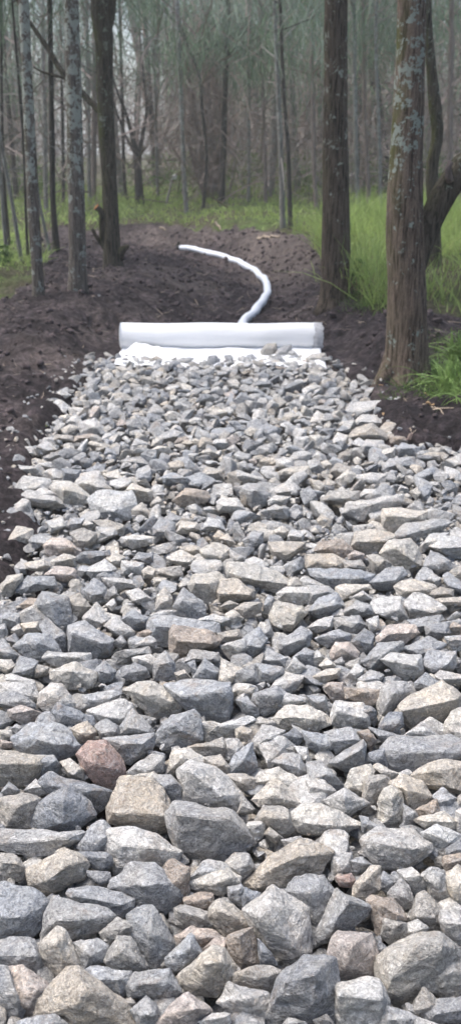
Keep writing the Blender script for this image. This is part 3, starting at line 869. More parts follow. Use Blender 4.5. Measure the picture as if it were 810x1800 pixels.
def build_traced(t):
    rr = random.Random(1000 + t['i'])
    pts, inn = t['pts'], t['inn']
    cx, cy = t['cen']
    w = np.ptp(pts[:, 0]); h = np.ptp(pts[:, 1])
    d = ray(cx, cy); tt = (0.0 - H) / d[2]        # centre on the surface of the bed
    C = np.array([0, 0, H]) + d * tt
    Z = tt; mpp = Z / FP
    dn = d / np.linalg.norm(d)
    U = np.array([0, SP, CP]); Rv = np.array([1, 0, 0.])
    sind = -dn[2]
    thick = min(.95 * w, h * (.55 + .30 / max(sind, .25))) * mpp   # real thickness along the view line
    P = []
    for k, (x, y) in enumerate(pts):
        X, Yp = (x - cx), (cy - y)
        # grow a hair so neighbours meet
        X *= 1.09; Yp *= 1.09
        base = Rv * X * mpp + U * Yp * mpp
        # rim slopes away at the top, comes forward at the bottom, like a stone lying on the bed
        off = dn * (Yp / (h / 2 + 1e-6)) * thick * .16
        P.append(base + off)
        P.append(base * .80 + off + dn * thick * (.42 + .1 * rr.random()))
    if not inn:
        ya = cy - h * rr.uniform(-.16, .22)
        sk = rr.uniform(-.12, .12) * h
        inn = [(cx - w * rr.uniform(.18, .33), ya + sk), (cx + w * rr.uniform(.18, .33), ya - sk)]
        if rr.random() < .5: inn.append((cx + rr.uniform(-.1, .1) * w, ya + h * .2))
    for (x, y) in inn:
        base = Rv * (x - cx) * mpp + U * (cy - y) * mpp
        P.append(base - dn * thick * (.48 + .12 * rr.random()))
    round_ = t['c'] in 'r' or 'round' in (t['lm'] or '')
    if round_:
        for (x, y) in pts:
            P.append((Rv * (x - cx) + U * (cy - y)) * mpp * .62 - dn * thick * .30)
    P = [Vector(p) for p in P]
    big = w * h > 2500
    V, Fc = rough_hull(P, 4 if big else 3, .070 if not round_ else .035, 11 + t['i'], bev=min(w, h) * mpp * .018)
    jit = 1.0 + rr.uniform(-.12, .10)
    tint = np.array(TINT[t['c']]) * jit * (1 + np.array((lambda q: [q, 0, -q])(rr.uniform(-.02, .02))))
    V = V + C
    return V, Fc, tint

stuffV, stuffF, stuffT, off = [], [], [], 0
def to_stuff(V, Fc, tint):
    global off
    stuffV.append(V); stuffF.append(Fc + off); stuffT.append(np.tile(tint, (len(V), 1))); off += len(V)

stones = []
for t in traced:
    V, Fc, tint = build_traced(t)
    if t['thing']:
        base = np.array([(V[:, 0].min() + V[:, 0].max()) / 2, (V[:, 1].min() + V[:, 1].max()) / 2, V[:, 2].min()])
        o = mesh_obj('stone', V, Fc, M_ROCK, loc=base, attrs={'tint': tint})
        t['obj'] = o; stones.append(t)
    else:
        to_stuff(V, Fc, tint)

# ---- loose stones of the rest of the bed
protos = []
for k in range(26):
    rr = np.random.default_rng(500 + k)
    n = rr.integers(9, 15)
    p = rr.normal(size=(n, 3)); p /= np.linalg.norm(p, axis=1)[:, None]
    p *= np.array([1, rr.uniform(.55, .9), rr.uniform(.35, .68)]) * rr.uniform(.8, 1.0, (n, 1))
    protos.append(rough_hull([Vector(q) * .5 for q in p], 2, .05, 900 + k, bev=.02))
lowp = []
for k in range(12):
    rr = np.random.default_rng(700 + k)
    p = rr.normal(size=(11, 3)); p /= np.linalg.norm(p, axis=1)[:, None]
    p *= np.array([1, rr.uniform(.6, .9), rr.uniform(.4, .7)])
    lowp.append(rough_hull([Vector(q) * .5 for q in p], 1, .05, 950 + k))

def rotm(rr, tilt):
    a = rr.uniform(0, 2 * math.pi); b = rr.normal() * tilt; c = rr.normal() * tilt
    return np.array(Matrix.Rotation(a, 3, 'Z') @ Matrix.Rotation(b, 3, 'X') @ Matrix.Rotation(c, 3, 'Y'))

def top_edge(X): return 7.70 + .10 * np.interp(X, [-1.3, -.9, -.3, .3, .5, .9], [1.9, .9, -.2, .3, 1.6, 1.2])

tp = [(t['pts'], t['pts'].min(0), t['pts'].max(0)) for t in traced]
def inside_traced(px, py, m=0):
    for P, lo, hi in tp:
        if lo[0] - m < px < hi[0] + m and lo[1] - m < py < hi[1] + m:
            c = P.mean(0); Q = c + (P - c) * (1 + m / 30)
            if in_poly(np.array([px]), np.array([py]), Q)[0]: return True
    return False

rr = np.random.default_rng(42)
CW = 'b' * 24 + 'g' * 20 + 'l' * 28 + 'c' * 12 + 'o' * 7 + 't' * 6 + 'd' * 5 + 'p' * 1 + 'w' * 1
def rnd_tint():
    c = CW[rr.integers(len(CW))]
    return c, np.array(TINT[c]) * rr.uniform(.80, 1.08)
# lower layers that show in the gaps
for zc, sz, n in ((-.27, .17, 700), (-.17, .13, 1500), (-.105, .10, 2300), (-.075, .070, 4200), (-.050, .045, 5200), (-.034, .028, 5200)):
    for _ in range(n):
        Y = rr.uniform(.7, 7.75) if rr.random() < .7 else rr.uniform(.7, 4); X = rr.uniform(-1.75, 1.75)
        if not (left_edge(Y) - .02 < X < right_edge(Y) + .02) or Y > top_edge(X) - .05: continue
        V, Fc = lowp[rr.integers(len(lowp))]
        s = sz * rr.uniform(.7, 1.3)
        V = (V * s) @ rotm(rr, .35).T + np.array([X, Y, zc + rr.uniform(-.03, .03)])
        to_stuff(V, Fc, rnd_tint()[1])
# top layer: dart throwing, big first
placed = []; grid = {}
def ok(X, Y, r):
    gx, gy = int(X / .1), int(Y / .1)
    for i in range(gx - 2, gx + 3):
        for j in range(gy - 2, gy + 3):
            for (a, b, q) in grid.get((i, j), ()):
                if (a - X) ** 2 + (b - Y) ** 2 < ((q + r) * .5) ** 2 * .62: return False
    return True
for lvl, (smin, smax, n, zc) in enumerate(((.16, .215, 900, .0), (.11, .16, 5000, .0), (.075, .11, 12000, -.008), (.045, .075, 16000, -.012))):
    for _ in range(n):
        Y = rr.uniform(.6, 8.0); X = rr.uniform(-1.8, 1.8)
        if not (left_edge(Y) - .04 < X < right_edge(Y) + .04) or Y > top_edge(X) : continue
        s = rr.uniform(smin, smax)
        if Y > 6.9 and s > .15: continue
        px, py, Z = to_px((X, Y, .0))
        if py < 1800 + 60 and -80 < px < 890 and inside_traced(px, py, 4 if lvl < 2 else 0): continue
        r = s * .74
        if not ok(X, Y, r): continue
        grid.setdefault((int(X / .1), int(Y / .1)), []).append((X, Y, r))
        edge = min(X - left_edge(Y), right_edge(Y) - X)
        z = zc + rr.uniform(-.012, .016) - .05 * max(0, 1 - edge / .25) + .02 * sst(Y, 6, 7.4)
        if edge < .05: z += .05
        near_tr = py > 880 and -60 < px < 870
        if near_tr: z -= .035
        V, Fc = protos[rr.integers(len(protos))]
        V = (V * s * 1.12 * np.array([1, 1, rr.uniform(.8, 1.15)])) @ rotm(rr, .33).T + np.array([X, Y, z])
        to_stuff(V, Fc, rnd_tint()[1])
# stones spilled onto the soil along both edges
for _ in range(170):
    Y = rr.uniform(1.5, 7.6); lft = rr.random() < .6; s_ = rr.uniform(.02, .07)
    X = (left_edge(Y) - abs(rr.normal()) * .10 - .02) if lft else (right_edge(Y) + abs(rr.normal()) * .07 + .02)
    V, Fc = protos[rr.integers(len(protos))]
    to_stuff((V * s_) @ rotm(rr, .4).T + np.array([X, Y, float(terrain(X, Y)) + s_ * .1]), Fc, rnd_tint()[1])
# a few outliers strewn on the soil edges
for px, py, s in ((92, 708, .06), (62, 668, .04), (97, 738, .07), (12, 930, .05), (55, 975, .06), (20, 988, .04), (265, 512, .05), (640, 655, .07), (672, 742, .04), (700, 765, .05), (128, 640, .05), (118, 652, .04), (175, 520, .05), (30, 1010, .06)):
    p = hit(px, py); V, Fc = protos[rr.integers(len(protos))]
    to_stuff((V * s) @ rotm(rr, .3).T + np.array([p[0], p[1], float(terrain(p[0], p[1])) + s * .12]), Fc, rnd_tint()[1])
o = mesh_obj('stones', np.vstack(stuffV), np.vstack(stuffF), M_ROCK, attrs={'tint': np.vstack(stuffT)})
tag(o, 'loose grey and tan quarry stones filling the rest of the drain bed', 'stones', kind='stuff')
print('stuff tris', sum(len(f) for f in stuffF), 'stones', len(stones))

# the two pale stones and the tan one that lie on the fabric in front of the roll
fab = []
def small_stone(pts, c, zc, label, seed):
    pts = np.array(pts, float); cx, cy = pts.mean(0); d = ray(cx, cy); t = (zc - H) / d[2]; C = np.array([0, 0, H]) + d * t; m = t / FP
    dn = d / np.linalg.norm(d); U = np.array([0, SP, CP]); P = []
    h = np.ptp(pts[:, 1]); w = np.ptp(pts[:, 0])
    for x, y in pts:
        b = (np.array([1, 0, 0]) * (x - cx) + U * (cy - y)) * m
        P += [b, b * .8 + dn * h * m * .9]
    P.append(U * h * m * .1 - dn * h * m * .35 + np.array([w * m * .2, 0, 0])); P.append(U * h * m * .12 - dn * h * m * .35 - np.array([w * m * .2, 0, 0]))
    V, Fc = rough_hull([Vector(p) for p in P], 2, .03, seed, bev=h * m * .04)
    V = V + C; base = np.array([C[0], C[1], V[:, 2].min()])
    o = mesh_obj('stone', V, Fc, M_ROCK, loc=base, attrs={'tint': np.array(TINT[c]) * 1.05})
    return tag(o, label, 'stone')
small_stone([(456, 617), (468, 604), (486, 603), (490, 614), (478, 626), (460, 627)], 'o', .06, 'weathered grey stone propped against the front of the white roll', 1)
small_stone([(482, 621), (494, 609), (512, 605), (514, 628), (500, 634), (484, 632)], 'g', .04, 'grey blocky stone against the roll, right of the weathered one', 2)
small_stone([(536, 630), (548, 622), (572, 620), (574, 634), (560, 640), (540, 640)], 'c', .03, 'yellowish cream stone just below the right end of the roll', 3)
small_stone([(305, 634), (322, 628), (338, 631), (338, 641), (318, 644), (307, 642)], 'g', .03, 'small grey stone alone on the white fabric left of centre', 4)
small_stone([(362, 640), (366, 626), (380, 624), (388, 636), (380, 645), (368, 646)], 'd', .03, 'dark pointed stone on the near edge of the white fabric', 5)

# ---- stone labels
def dirword(dx, dy):
    a = math.degrees(math.atan2(-dy, dx)) % 360
    return ['right of', 'above right of', 'above', 'above left of', 'left of', 'below left of', 'below', 'below right of'][int(((a + 22.5) % 360) // 45)]
areas = sorted(t['A'] / (t['cen'][1] - 250) ** 2 for t in stones)
q1, q3 = areas[len(areas) // 3], areas[2 * len(areas) // 3]
for t in stones:
    w, h = np.ptp(t['pts'][:, 0]), np.ptp(t['pts'][:, 1]); a = t['A'] / (t['cen'][1] - 250) ** 2
    t['size'] = 'small' if a < q1 else 'large' if a > q3 else 'mid-sized'
    ar = w / h
    t['shape'] = 'long' if ar > 2.1 else 'oblong' if ar > 1.45 else 'upright' if ar < .8 else 'wedge' if len(t['pts']) <= 5 else 'blocky'
def vis_cen(t):
    return np.array([np.clip(t['cen'][0], 5, 805), np.clip(t['cen'][1], 0, 1795)])
LM = [t for t in stones if t['lm']]
used = {}
for t in LM: used[t['lm']] = t; t['label'] = t['lm']
def short(lm): return ' '.join(lm.split())
pend = sorted([t for t in stones if not t['lm']], key=lambda t: -t['A'])
ORD = ['nearest', 'second', 'third', 'fourth', 'fifth', 'sixth', 'seventh']
LMS = [t for t in LM if len(t['lm'].split()) <= 8]
cand = {}
for t in pend:
    c = vis_cen(t); near = sorted(LMS, key=lambda u: np.hypot(*(vis_cen(u) - c)))[:5]
    L = []
    for k, u in enumerate(near):
        v = c - vis_cen(u); dd = np.hypot(*v); touch = dd < 1.25 * (math.sqrt(t['A']) + math.sqrt(u['A'])) * .5
        L.append((dirword(*v), 'just ' if touch else '', u, k))
    cand[t['i']] = L
def phrase(t, q, lv):
    d, j, u, _ = q
    head = f"{t['shape']} {CNAME[t['c']]} stone" if lv == 0 else f"{t['size']} {t['shape']} {CNAME[t['c']]} stone"
    return f"{head} {j}{d} the {short(u['lm'])}"
def same_desc(t, q, lv):
    """other stones the same wording would fit"""
    n = 0
    for s_ in pend:
        if s_ is t: continue
        if s_['shape'] != t['shape'] or s_['c'] != t['c'] or (lv and s_['size'] != t['size']): continue
        for q2 in cand[s_['i']]:
            if q2[2] is q[2] and q2[0] == q[0] and q2[1] == q[1]: n += 1
    return n
for t in pend:
    done = False
    for lv in (0, 1):
        for q in cand[t['i']][:3]:
            s_ = phrase(t, q, lv)
            if len(s_.split()) <= 16 and s_ not in used and same_desc(t, q, lv) == 0:
                t['label'] = s_; used[s_] = t; done = True; break
        if done: break
    if not done:
        c = vis_cen(t)
        for q in cand[t['i']]:
            u = q[2]
            peers = [s_ for s_ in pend if s_['c'] == t['c'] and dirword(*(vis_cen(s_) - vis_cen(u))) == q[0]]
            peers.sort(key=lambda s_: np.hypot(*(vis_cen(s_) - vis_cen(u))))
            k = peers.index(t)
            if k < len(ORD):
                s_ = f"{ORD[k]} {CNAME[t['c']]} stone {q[0]} the {short(u['lm'])}"
                if s_ not in used and len(s_.split()) <= 16: t['label'] = s_; used[s_] = t; done = True; break
    if not done: t['label'] = None
for t in stones:
    if t['label'] is None: print('NOLABEL', t['i'])
    elif t['lm'] and False: pass
    tag(t['obj'], t['label'], 'stone', 'quarry stones filling the drain')

# ------------------------------------------------------------------ fabric roll, sheet, pipe
RY = 8.30
def on_plane(px, py, Y):
    d = ray(px, py); return np.array([0, 0, H]) + d * (Y / d[1])
xl, xr = on_plane(213, 590, RY)[0], on_plane(565, 590, RY)[0]
root = empty('fabric_roll', ((xl + xr) / 2, RY, .0), 'thick roll of white geotextile lying across the end of the stone bed', 'fabric roll')
rc = np.array([(xl + xr) / 2, RY, .0])
def roll_surface():
    seg, n = 96, 60; V = []; F = []
    for i in range(n + 1):
        u = i / n; x = xl + (xr - .05 - xl) * u - .0
        for j in range(seg):
            th = 2 * np.pi * j / seg
            r = .126 + .004 * math.sin(x * 7) * math.cos(th * 2) - .006 * max(0, -math.sin(th)) + .003 * float(fbm(np.array([x * 2.2]), np.array([math.cos(th) * 1.6]), np.array([math.sin(th) * 1.6]), oct=2, seed=3)[0])
            if j == 0: r += 0.0
            V.append((x, RY + r * math.cos(th), .112 + r * math.sin(th)))
    for i in range(n):
        for j in range(seg): F.append((i * seg + j, i * seg + (j + 1) % seg, (i + 1) * seg + (j + 1) % seg, (i + 1) * seg + j))
    # spiral-wound ends: rim to core
    for end, sgn in ((0, -1), (n, 1)):
        prev = [end * seg + j for j in range(seg)]
        for k in range(1, 11):
            rr_ = .124 - k * .008; dx = (-.004 if k % 2 else .003) * -sgn
            ring = []
            for j in range(seg):
                th = 2 * np.pi * j / seg; ring.append(len(V)); V.append((V[end * seg][0] + dx, RY + rr_ * math.cos(th), .112 + rr_ * math.sin(th)))
            for j in range(seg): F.append((prev[j], prev[(j + 1) % seg], ring[(j + 1) % seg], ring[j]) if sgn < 0 else (prev[j], ring[j], ring[(j + 1) % seg], prev[(j + 1) % seg]))
            prev = ring
    return np.array(V), F
V, F = roll_surface(); o = mesh_obj('wound_fabric', V - rc, F, M_FABRIC, root, smooth=True)
V, F, S = tube([(xl - .012, RY, .112), (xr - .03, RY, .112)], [.040, .040], 24); mesh_obj('core', V - rc, F, M_CORE, root, smooth=False)
# torn wrapper at the right end
V = []; F = []
seg = 40
for i in range(7):
    for j in range(seg):
        th = math.radians(-50 + 250 * j / (seg - 1)); jag = .016 * fbm(np.array([j * .7]), np.array([3.3]), oct=2, seed=8)[0]
        x0 = xr - .085 - (.022 * fbm(np.array([j * .5]), np.array([9.1]), oct=3, seed=18)[0]); x = x0 + (xr + jag - x0) * i / 6
        r = .1305 + .003 * math.sin(j * 1.3 + i)
        V.append((x, RY + r * -math.cos(th), .112 + r * math.sin(th)))
F = [(i * seg + j, i * seg + j + 1, (i + 1) * seg + j + 1, (i + 1) * seg + j) for i in range(6) for j in range(seg - 1)]
mesh_obj('torn_wrapper', np.array(V) - rc, F, M_FILM, root, smooth=True)

# flat sheet spread in front, with the folded flap at the left
nx_, ny_ = 120, 50; V = []
for j in range(ny_):
    v = j / (ny_ - 1)
    for i in range(nx_):
        u = i / (nx_ - 1); x = xl + .01 + (xr - .03 - xl) * u; y = RY - .02 - v * .85
        x += .03 * v * math.sin(u * 9 + 1)
        w = .040 * fbm(np.array([x * 3.5 + v * 2]), np.array([y * 5]), oct=3, seed=12)[0] - .022 * abs(fbm(np.array([x * 6 + y * 3]), np.array([y * 4]), oct=2, seed=32)[0]) + .010 * math.sin(x * 23 + 6 * v) * v * math.exp(-((u - .5) / .6) ** 2)
        V.append((x, y, .022 + w * min(1, v * 4 + .2) - .005 * v))
F = [(j * nx_ + i, j * nx_ + i + 1, (j + 1) * nx_ + i + 1, (j + 1) * nx_ + i) for j in range(ny_ - 1) for i in range(nx_ - 1)]
c0 = np.array([(xl + xr) / 2, RY - .45, 0])
o = mesh_obj('fabric_sheet', V, F, M_FABRIC, loc=c0, smooth=True)
md = o.modifiers.new('thickness', 'SOLIDIFY'); md.thickness = .003
tag(o, 'white geotextile sheet unrolled flat in front of the roll and under the stones', 'fabric')
# folded flap
V = []; nn = 26
P0 = on_plane(213, 628, RY - .33); P1 = on_plane(240, 601, RY - .135); P2 = on_plane(290, 612, RY - .15); P3 = on_plane(300, 622, RY - .34)
for j in range(nn):
    for i in range(nn):
        u, v = i / (nn - 1), j / (nn - 1)
        top = P1 * (1 - u) + P2 * u; bot = P0 * (1 - u) + P3 * u
        q = bot * (1 - v) + top * v
        q = q + np.array([0, -.02, .025]) * math.sin(math.pi * v) * math.sin(math.pi * (.15 + .8 * u)) + np.array([0, 0, .006]) * math.sin(u * 14 + v * 3)
        V.append(q)
F = [(j * nn + i, j * nn + i + 1, (j + 1) * nn + i + 1, (j + 1) * nn + i) for j in range(nn - 1) for i in range(nn - 1)]
o = mesh_obj('folded_flap', np.array(V) - c0, F, M_FABRIC, o, smooth=True)
md = o.modifiers.new('thickness', 'SOLIDIFY'); md.thickness = .003

# sleeved drain pipe
pts = []
for px, py in ((424, 585), (428, 571), (446, 553), (461, 534), (470, 514), (464, 495), (448, 480), (427, 467), (401, 456), (370, 447), (340, 440), (317, 437)):
    q = hit(px, py + 3); pts.append(q + np.array([0, 0, .055 + .0]))
P = catmull(pts, 14)
s = np.concatenate([[0], np.cumsum(np.linalg.norm(np.diff(P, axis=0), axis=1))])
R = .055 + .004 * np.sin(s * 8.5) * np.sin(s * 2.3 + 1) + .004 * fbm(s * 6, s * 0, oct=2, seed=4)
P[:, 2] = np.maximum(P[:, 2], terrain(P[:, 0], P[:, 1], False) + .045) + .008 * np.sin(s * 5.1)
P[:, 0] += .010 * np.sin(s * 6.3) * np.sin(s * 1.7)
V, F, S = tube(P, R, 20, .10, 5)
b0 = P[0].copy(); b0[2] -= .06
root = empty('drain_pipe', b0, 'white fabric-sleeved drain pipe winding back along the swale from the roll', 'pipe')
mesh_obj('sleeve', V - b0, F, M_SLEEVE, root, smooth=True)
e = P[-1]; dr = (P[-1] - P[-3]); dr /= np.linalg.norm(dr)
V, F, S = tube([e - dr * .02, e + dr * .05, e + dr * .10], [.058, .058, .05], 16); mesh_obj('end_cap', V - b0, F, M_BLACK, root)
V, F, S = tube([e + dr * .05 + np.array([0, 0, -.02]), e + dr * .06 + np.array([.01, 0, .12])], [.03, .022], 10); mesh_obj('pipe_stub', V - b0, F, M_BLACK, root)

# ------------------------------------------------------------------ trees
def crown_strands(centers, n_each, spread, ln, wd, droop=.8):
    C = np.repeat(np.array(centers), n_each, axis=0)
    st = C + rng.normal(size=C.shape) * spread
    dr = rng.normal(size=C.shape) * np.array([1, 1, .5]) - np.array([0, 0, .4])
    return strands(st, dr, rng.uniform(ln * .6, ln * 1.3, len(C)), rng.uniform(wd * .7, wd * 1.3, len(C)), droop=droop, segs=1)

def px_path(pts, Y0, dy=0.0):
    """pixel points with widths -> world points on the tree's own upright plane"""
    P, R = [], []
    for k, (px, py, w) in enumerate(pts):
        q = on_plane(px, py, Y0 + dy * k); Z = q[1] * CP - (q[2] - H) * SP
        P.append(q); R.append(w * .5 * Z / FP)
    return np.array(P), np.array(R)

def resample(P, R, step):
    C = catmull(np.column_stack([P, R]), 8)
    s = np.concatenate([[0], np.cumsum(np.linalg.norm(np.diff(C[:, :3], axis=0), axis=1))])
    n = max(4, int(s[-1] / step)); t = np.linspace(0, s[-1], n)
    D = np.column_stack([np.interp(t, s, C[:, k]) for k in range(4)])
    return D[:, :3], D[:, 3]

def tree(name, label, cat, pts, mat, top=9.0, seg=20, flare=.5, branches=(), group=None, crown=(14, 40), leaf=M_NEEDLE, nz=.12, step=.12, lobes=5, twigs=0, base_y=None, cw=.014):
    bx, by, bw = pts[0]
    g0 = hit(bx, by) if base_y is None else on_plane(bx, by, base_y)
    Y0 = g0[1]
    P, R = px_path(pts, Y0)
    d = (P[-1] - P[-2]); d /= np.linalg.norm(d)
    zt = P[-1][2]
    if top > zt + .3:
        nadd = 4
        for k in range(1, nadd + 1):
            L = (top - zt) * k / nadd
            P = np.vstack([P, P[len(pts) - 1] + (d * .8 + np.array([0, 0, .2])) * L / .95]); R = np.append(R, R[len(pts) - 1] * (1 - .8 * k / nadd))
    if base_y is not None: P[0][2] = min(P[0][2], float(terrain(P[0][0], P[0][1])))
    P = np.vstack([P[0] - np.array([0, 0, .15]), P]); R = np.insert(R, 0, R[0] * 1.08)
    Pr, Rr = resample(P, R, step)
    base = np.array([g0[0], g0[1], float(terrain(g0[0], g0[1]))])
    root = empty(name, base, label, cat, group)
    V, F, S = tube(Pr, Rr, seg, nz, int(bx), flare, lobes)
    S[:, 1] = np.clip((V[:, 2] - base[2] - .9) / 1.0, -.4, 1) * .9 + .1
    S[:, 1] = np.clip(S[:, 1], 0, 1)
    mesh_obj('trunk', V - base, F, mat, root, smooth=True, attrs={'side': S})
    for b in branches:
        bp, bR = px_path(b['pts'], Y0, b.get('dy', 0))
        if b.get('ext'):
            dd = bp[-1] - bp[-2]; dd /= np.linalg.norm(dd)
            for k in (1, 2, 3): bp = np.vstack([bp, bp[-1] + (dd + np.array([0, 0, .15])) * b['ext'] / 3]); bR = np.append(bR, bR[-1] * .6)
        bp, bR = resample(bp, bR, .06)
        V, F, S = tube(bp, bR, 12, nz, int(bx) + 3)
        S[:, 1] = .5
        bo = mesh_obj(b.get('name', 'branch'), V - base, F, b.get('mat', mat), root, smooth=True, attrs={'side': S})
        if b.get('cut'):
            q, dq = bp[-1], bp[-1] - bp[-2]; dq /= np.linalg.norm(dq)
            V, F, S = tube([q, q + dq * .008], [bR[-1] * .96] * 2, 14); mesh_obj('cut_face', V - base, F, M_CUT, bo)
    # crown: limbs above, with drooping foliage
    top_p = Pr[-1]; n_l, n_s = crown
    parts = []; cen = []
    zs = Pr[:, 2]
    for k in range(n_l):
        zz = rng.uniform(4.6 if top > 8.5 else 3.3, top * .98); i = int(np.argmin(abs(zs - zz))); p0 = Pr[i]
        a = rng.uniform(0, 2 * np.pi); L = rng.uniform(.8, 1.9)
        e_ = p0 + np.array([math.cos(a) * L, math.sin(a) * L, rng.uniform(.3, 1.0)])
        m_ = (p0 + e_) / 2 + rng.normal(size=3) * .12
        parts.append(tube([p0, m_, e_], [max(.012, Rr[i] * .4), .012, .005], 5, cap=False)); cen += [m_, e_, (m_ + e_) / 2]
    if parts:
        V, F, S = merge(parts); mesh_obj('limbs', V - base, F, mat, root, attrs={'side': S})
        V, F = crown_strands(cen, n_s, .28, .38, cw); mesh_obj('crown', V - base, F, leaf, root)
    if twigs:
        i = rng.integers(int(len(Pr) * .15), len(Pr) - 1, twigs)
        dr = rng.normal(size=(twigs, 3)) * np.array([1, 1, .6])
        V, F = strands(Pr[i], dr, rng.uniform(.3, 1.1, twigs), np.full(twigs, .012), droop=.15, segs=3)
        mesh_obj('twigs', V - base, F, M_TWIG, root)
    return root

# -- the six large trees
tree('lichen_tree', 'leftmost of the three big trees, thin trunk mottled with pale lichen', 'tree',
     [(69, 524, 22), (66, 470, 20), (61, 400, 21), (56, 300, 21), (50, 180, 19), (46, 90, 18), (42, 0, 18)], M_BARK_T, seg=24, flare=.25, nz=.10)
tree('lichen_tree', 'straight pale-lichened tree standing between two others on the left mound', 'tree',
     [(138, 514, 33), (137, 460, 30), (136, 380, 29), (133, 280, 29), (131, 180, 27), (128, 90, 26), (126, 0, 25)], M_BARK_T, seg=28, flare=.3, nz=.09)
tree('mossy_tree', 'dark mossy tree on the mound with sawn stubs and a long branch', 'tree',
     [(200, 472, 34), (197, 440, 30), (195, 380, 27), (191, 280, 27), (186, 190, 28), (184, 110, 29), (182, 60, 33), (178, 20, 36), (175, -30, 34)], M_BARK_D, seg=28, flare=.3,
     branches=(dict(name='long_branch', pts=[(184, 200, 14), (164, 184, 12), (136, 154, 11), (108, 124, 10), (84, 84, 9), (56, 44, 7)], dy=.12, ext=1.2),
               dict(name='thin_branch', pts=[(122, 140, 6), (100, 133, 5), (78, 128, 4), (60, 118, 3)], dy=.05),
               dict(name='fork_limb', pts=[(186, 62, 20), (192, 30, 20), (196, 0, 18), (204, -60, 15)], ext=2.5),
               dict(name='sawn_stem', pts=[(188, 440, 13), (182, 425, 11), (179, 400, 10), (179, 375, 10), (170, 364, 11)], dy=-.02, cut=True),
               dict(name='stub', pts=[(182, 432, 8), (172, 420, 7), (162, 402, 6)], dy=-.03),
               dict(name='stub', pts=[(208, 455, 18), (214, 441, 14), (226, 432, 7)], dy=-.05)))
tree('dark_tree', 'tall dark tree with pale lichen spots on the right bank behind the roll', 'tree',
     [(592, 532, 60), (590, 505, 54), (590, 450, 50), (590, 380, 48), (589, 280, 45), (589, 180, 42), (590, 90, 41), (590, 0, 41)], M_BARK_R2, seg=36, flare=.35, nz=.09, lobes=4)
tree('forked_tree', 'big brown-barked tree at the right with root flare, moss streak and leaning second stem', 'tree',
     [(712, 672, 82), (714, 640, 72), (715, 590, 70), (714, 500, 68), (711, 420, 67), (711, 330, 62), (714, 240, 56), (718, 150, 53), (722, 60, 51), (723, 0, 50)], M_BARK_R1, seg=64, flare=.75, nz=.08, lobes=3,
     branches=(dict(name='leaning_stem', pts=[(728, 470, 40), (744, 420, 44), (762, 375, 44), (786, 330, 46), (812, 298, 50), (850, 268, 50)], dy=.03, ext=3.0, mat=M_BARK_D),
               dict(name='stub', pts=[(790, 320, 14), (786, 296, 12), (792, 284, 10)], dy=-.01, mat=M_BARK_B),
               dict(name='root', pts=[(694, 610, 34), (684, 645, 34), (670, 668, 26), (652, 690, 14)], dy=-.05), dict(name='root', pts=[(742, 655, 30), (754, 672, 20), (764, 688, 10)], dy=-.04),
               dict(name='root', pts=[(712, 650, 30), (714, 676, 26), (716, 696, 14)], dy=-.08)))
tree('dark_tree', 'dark crooked tree half hidden behind the leaning stem of the big right tree', 'tree',
     [(766, 440, 24), (762, 380, 22), (758, 300, 22), (768, 240, 20), (764, 190, 22), (758, 130, 18), (752, 60, 16), (750, 0, 15)], M_BARK_D, flare=.2, nz=.12, base_y=11.5)

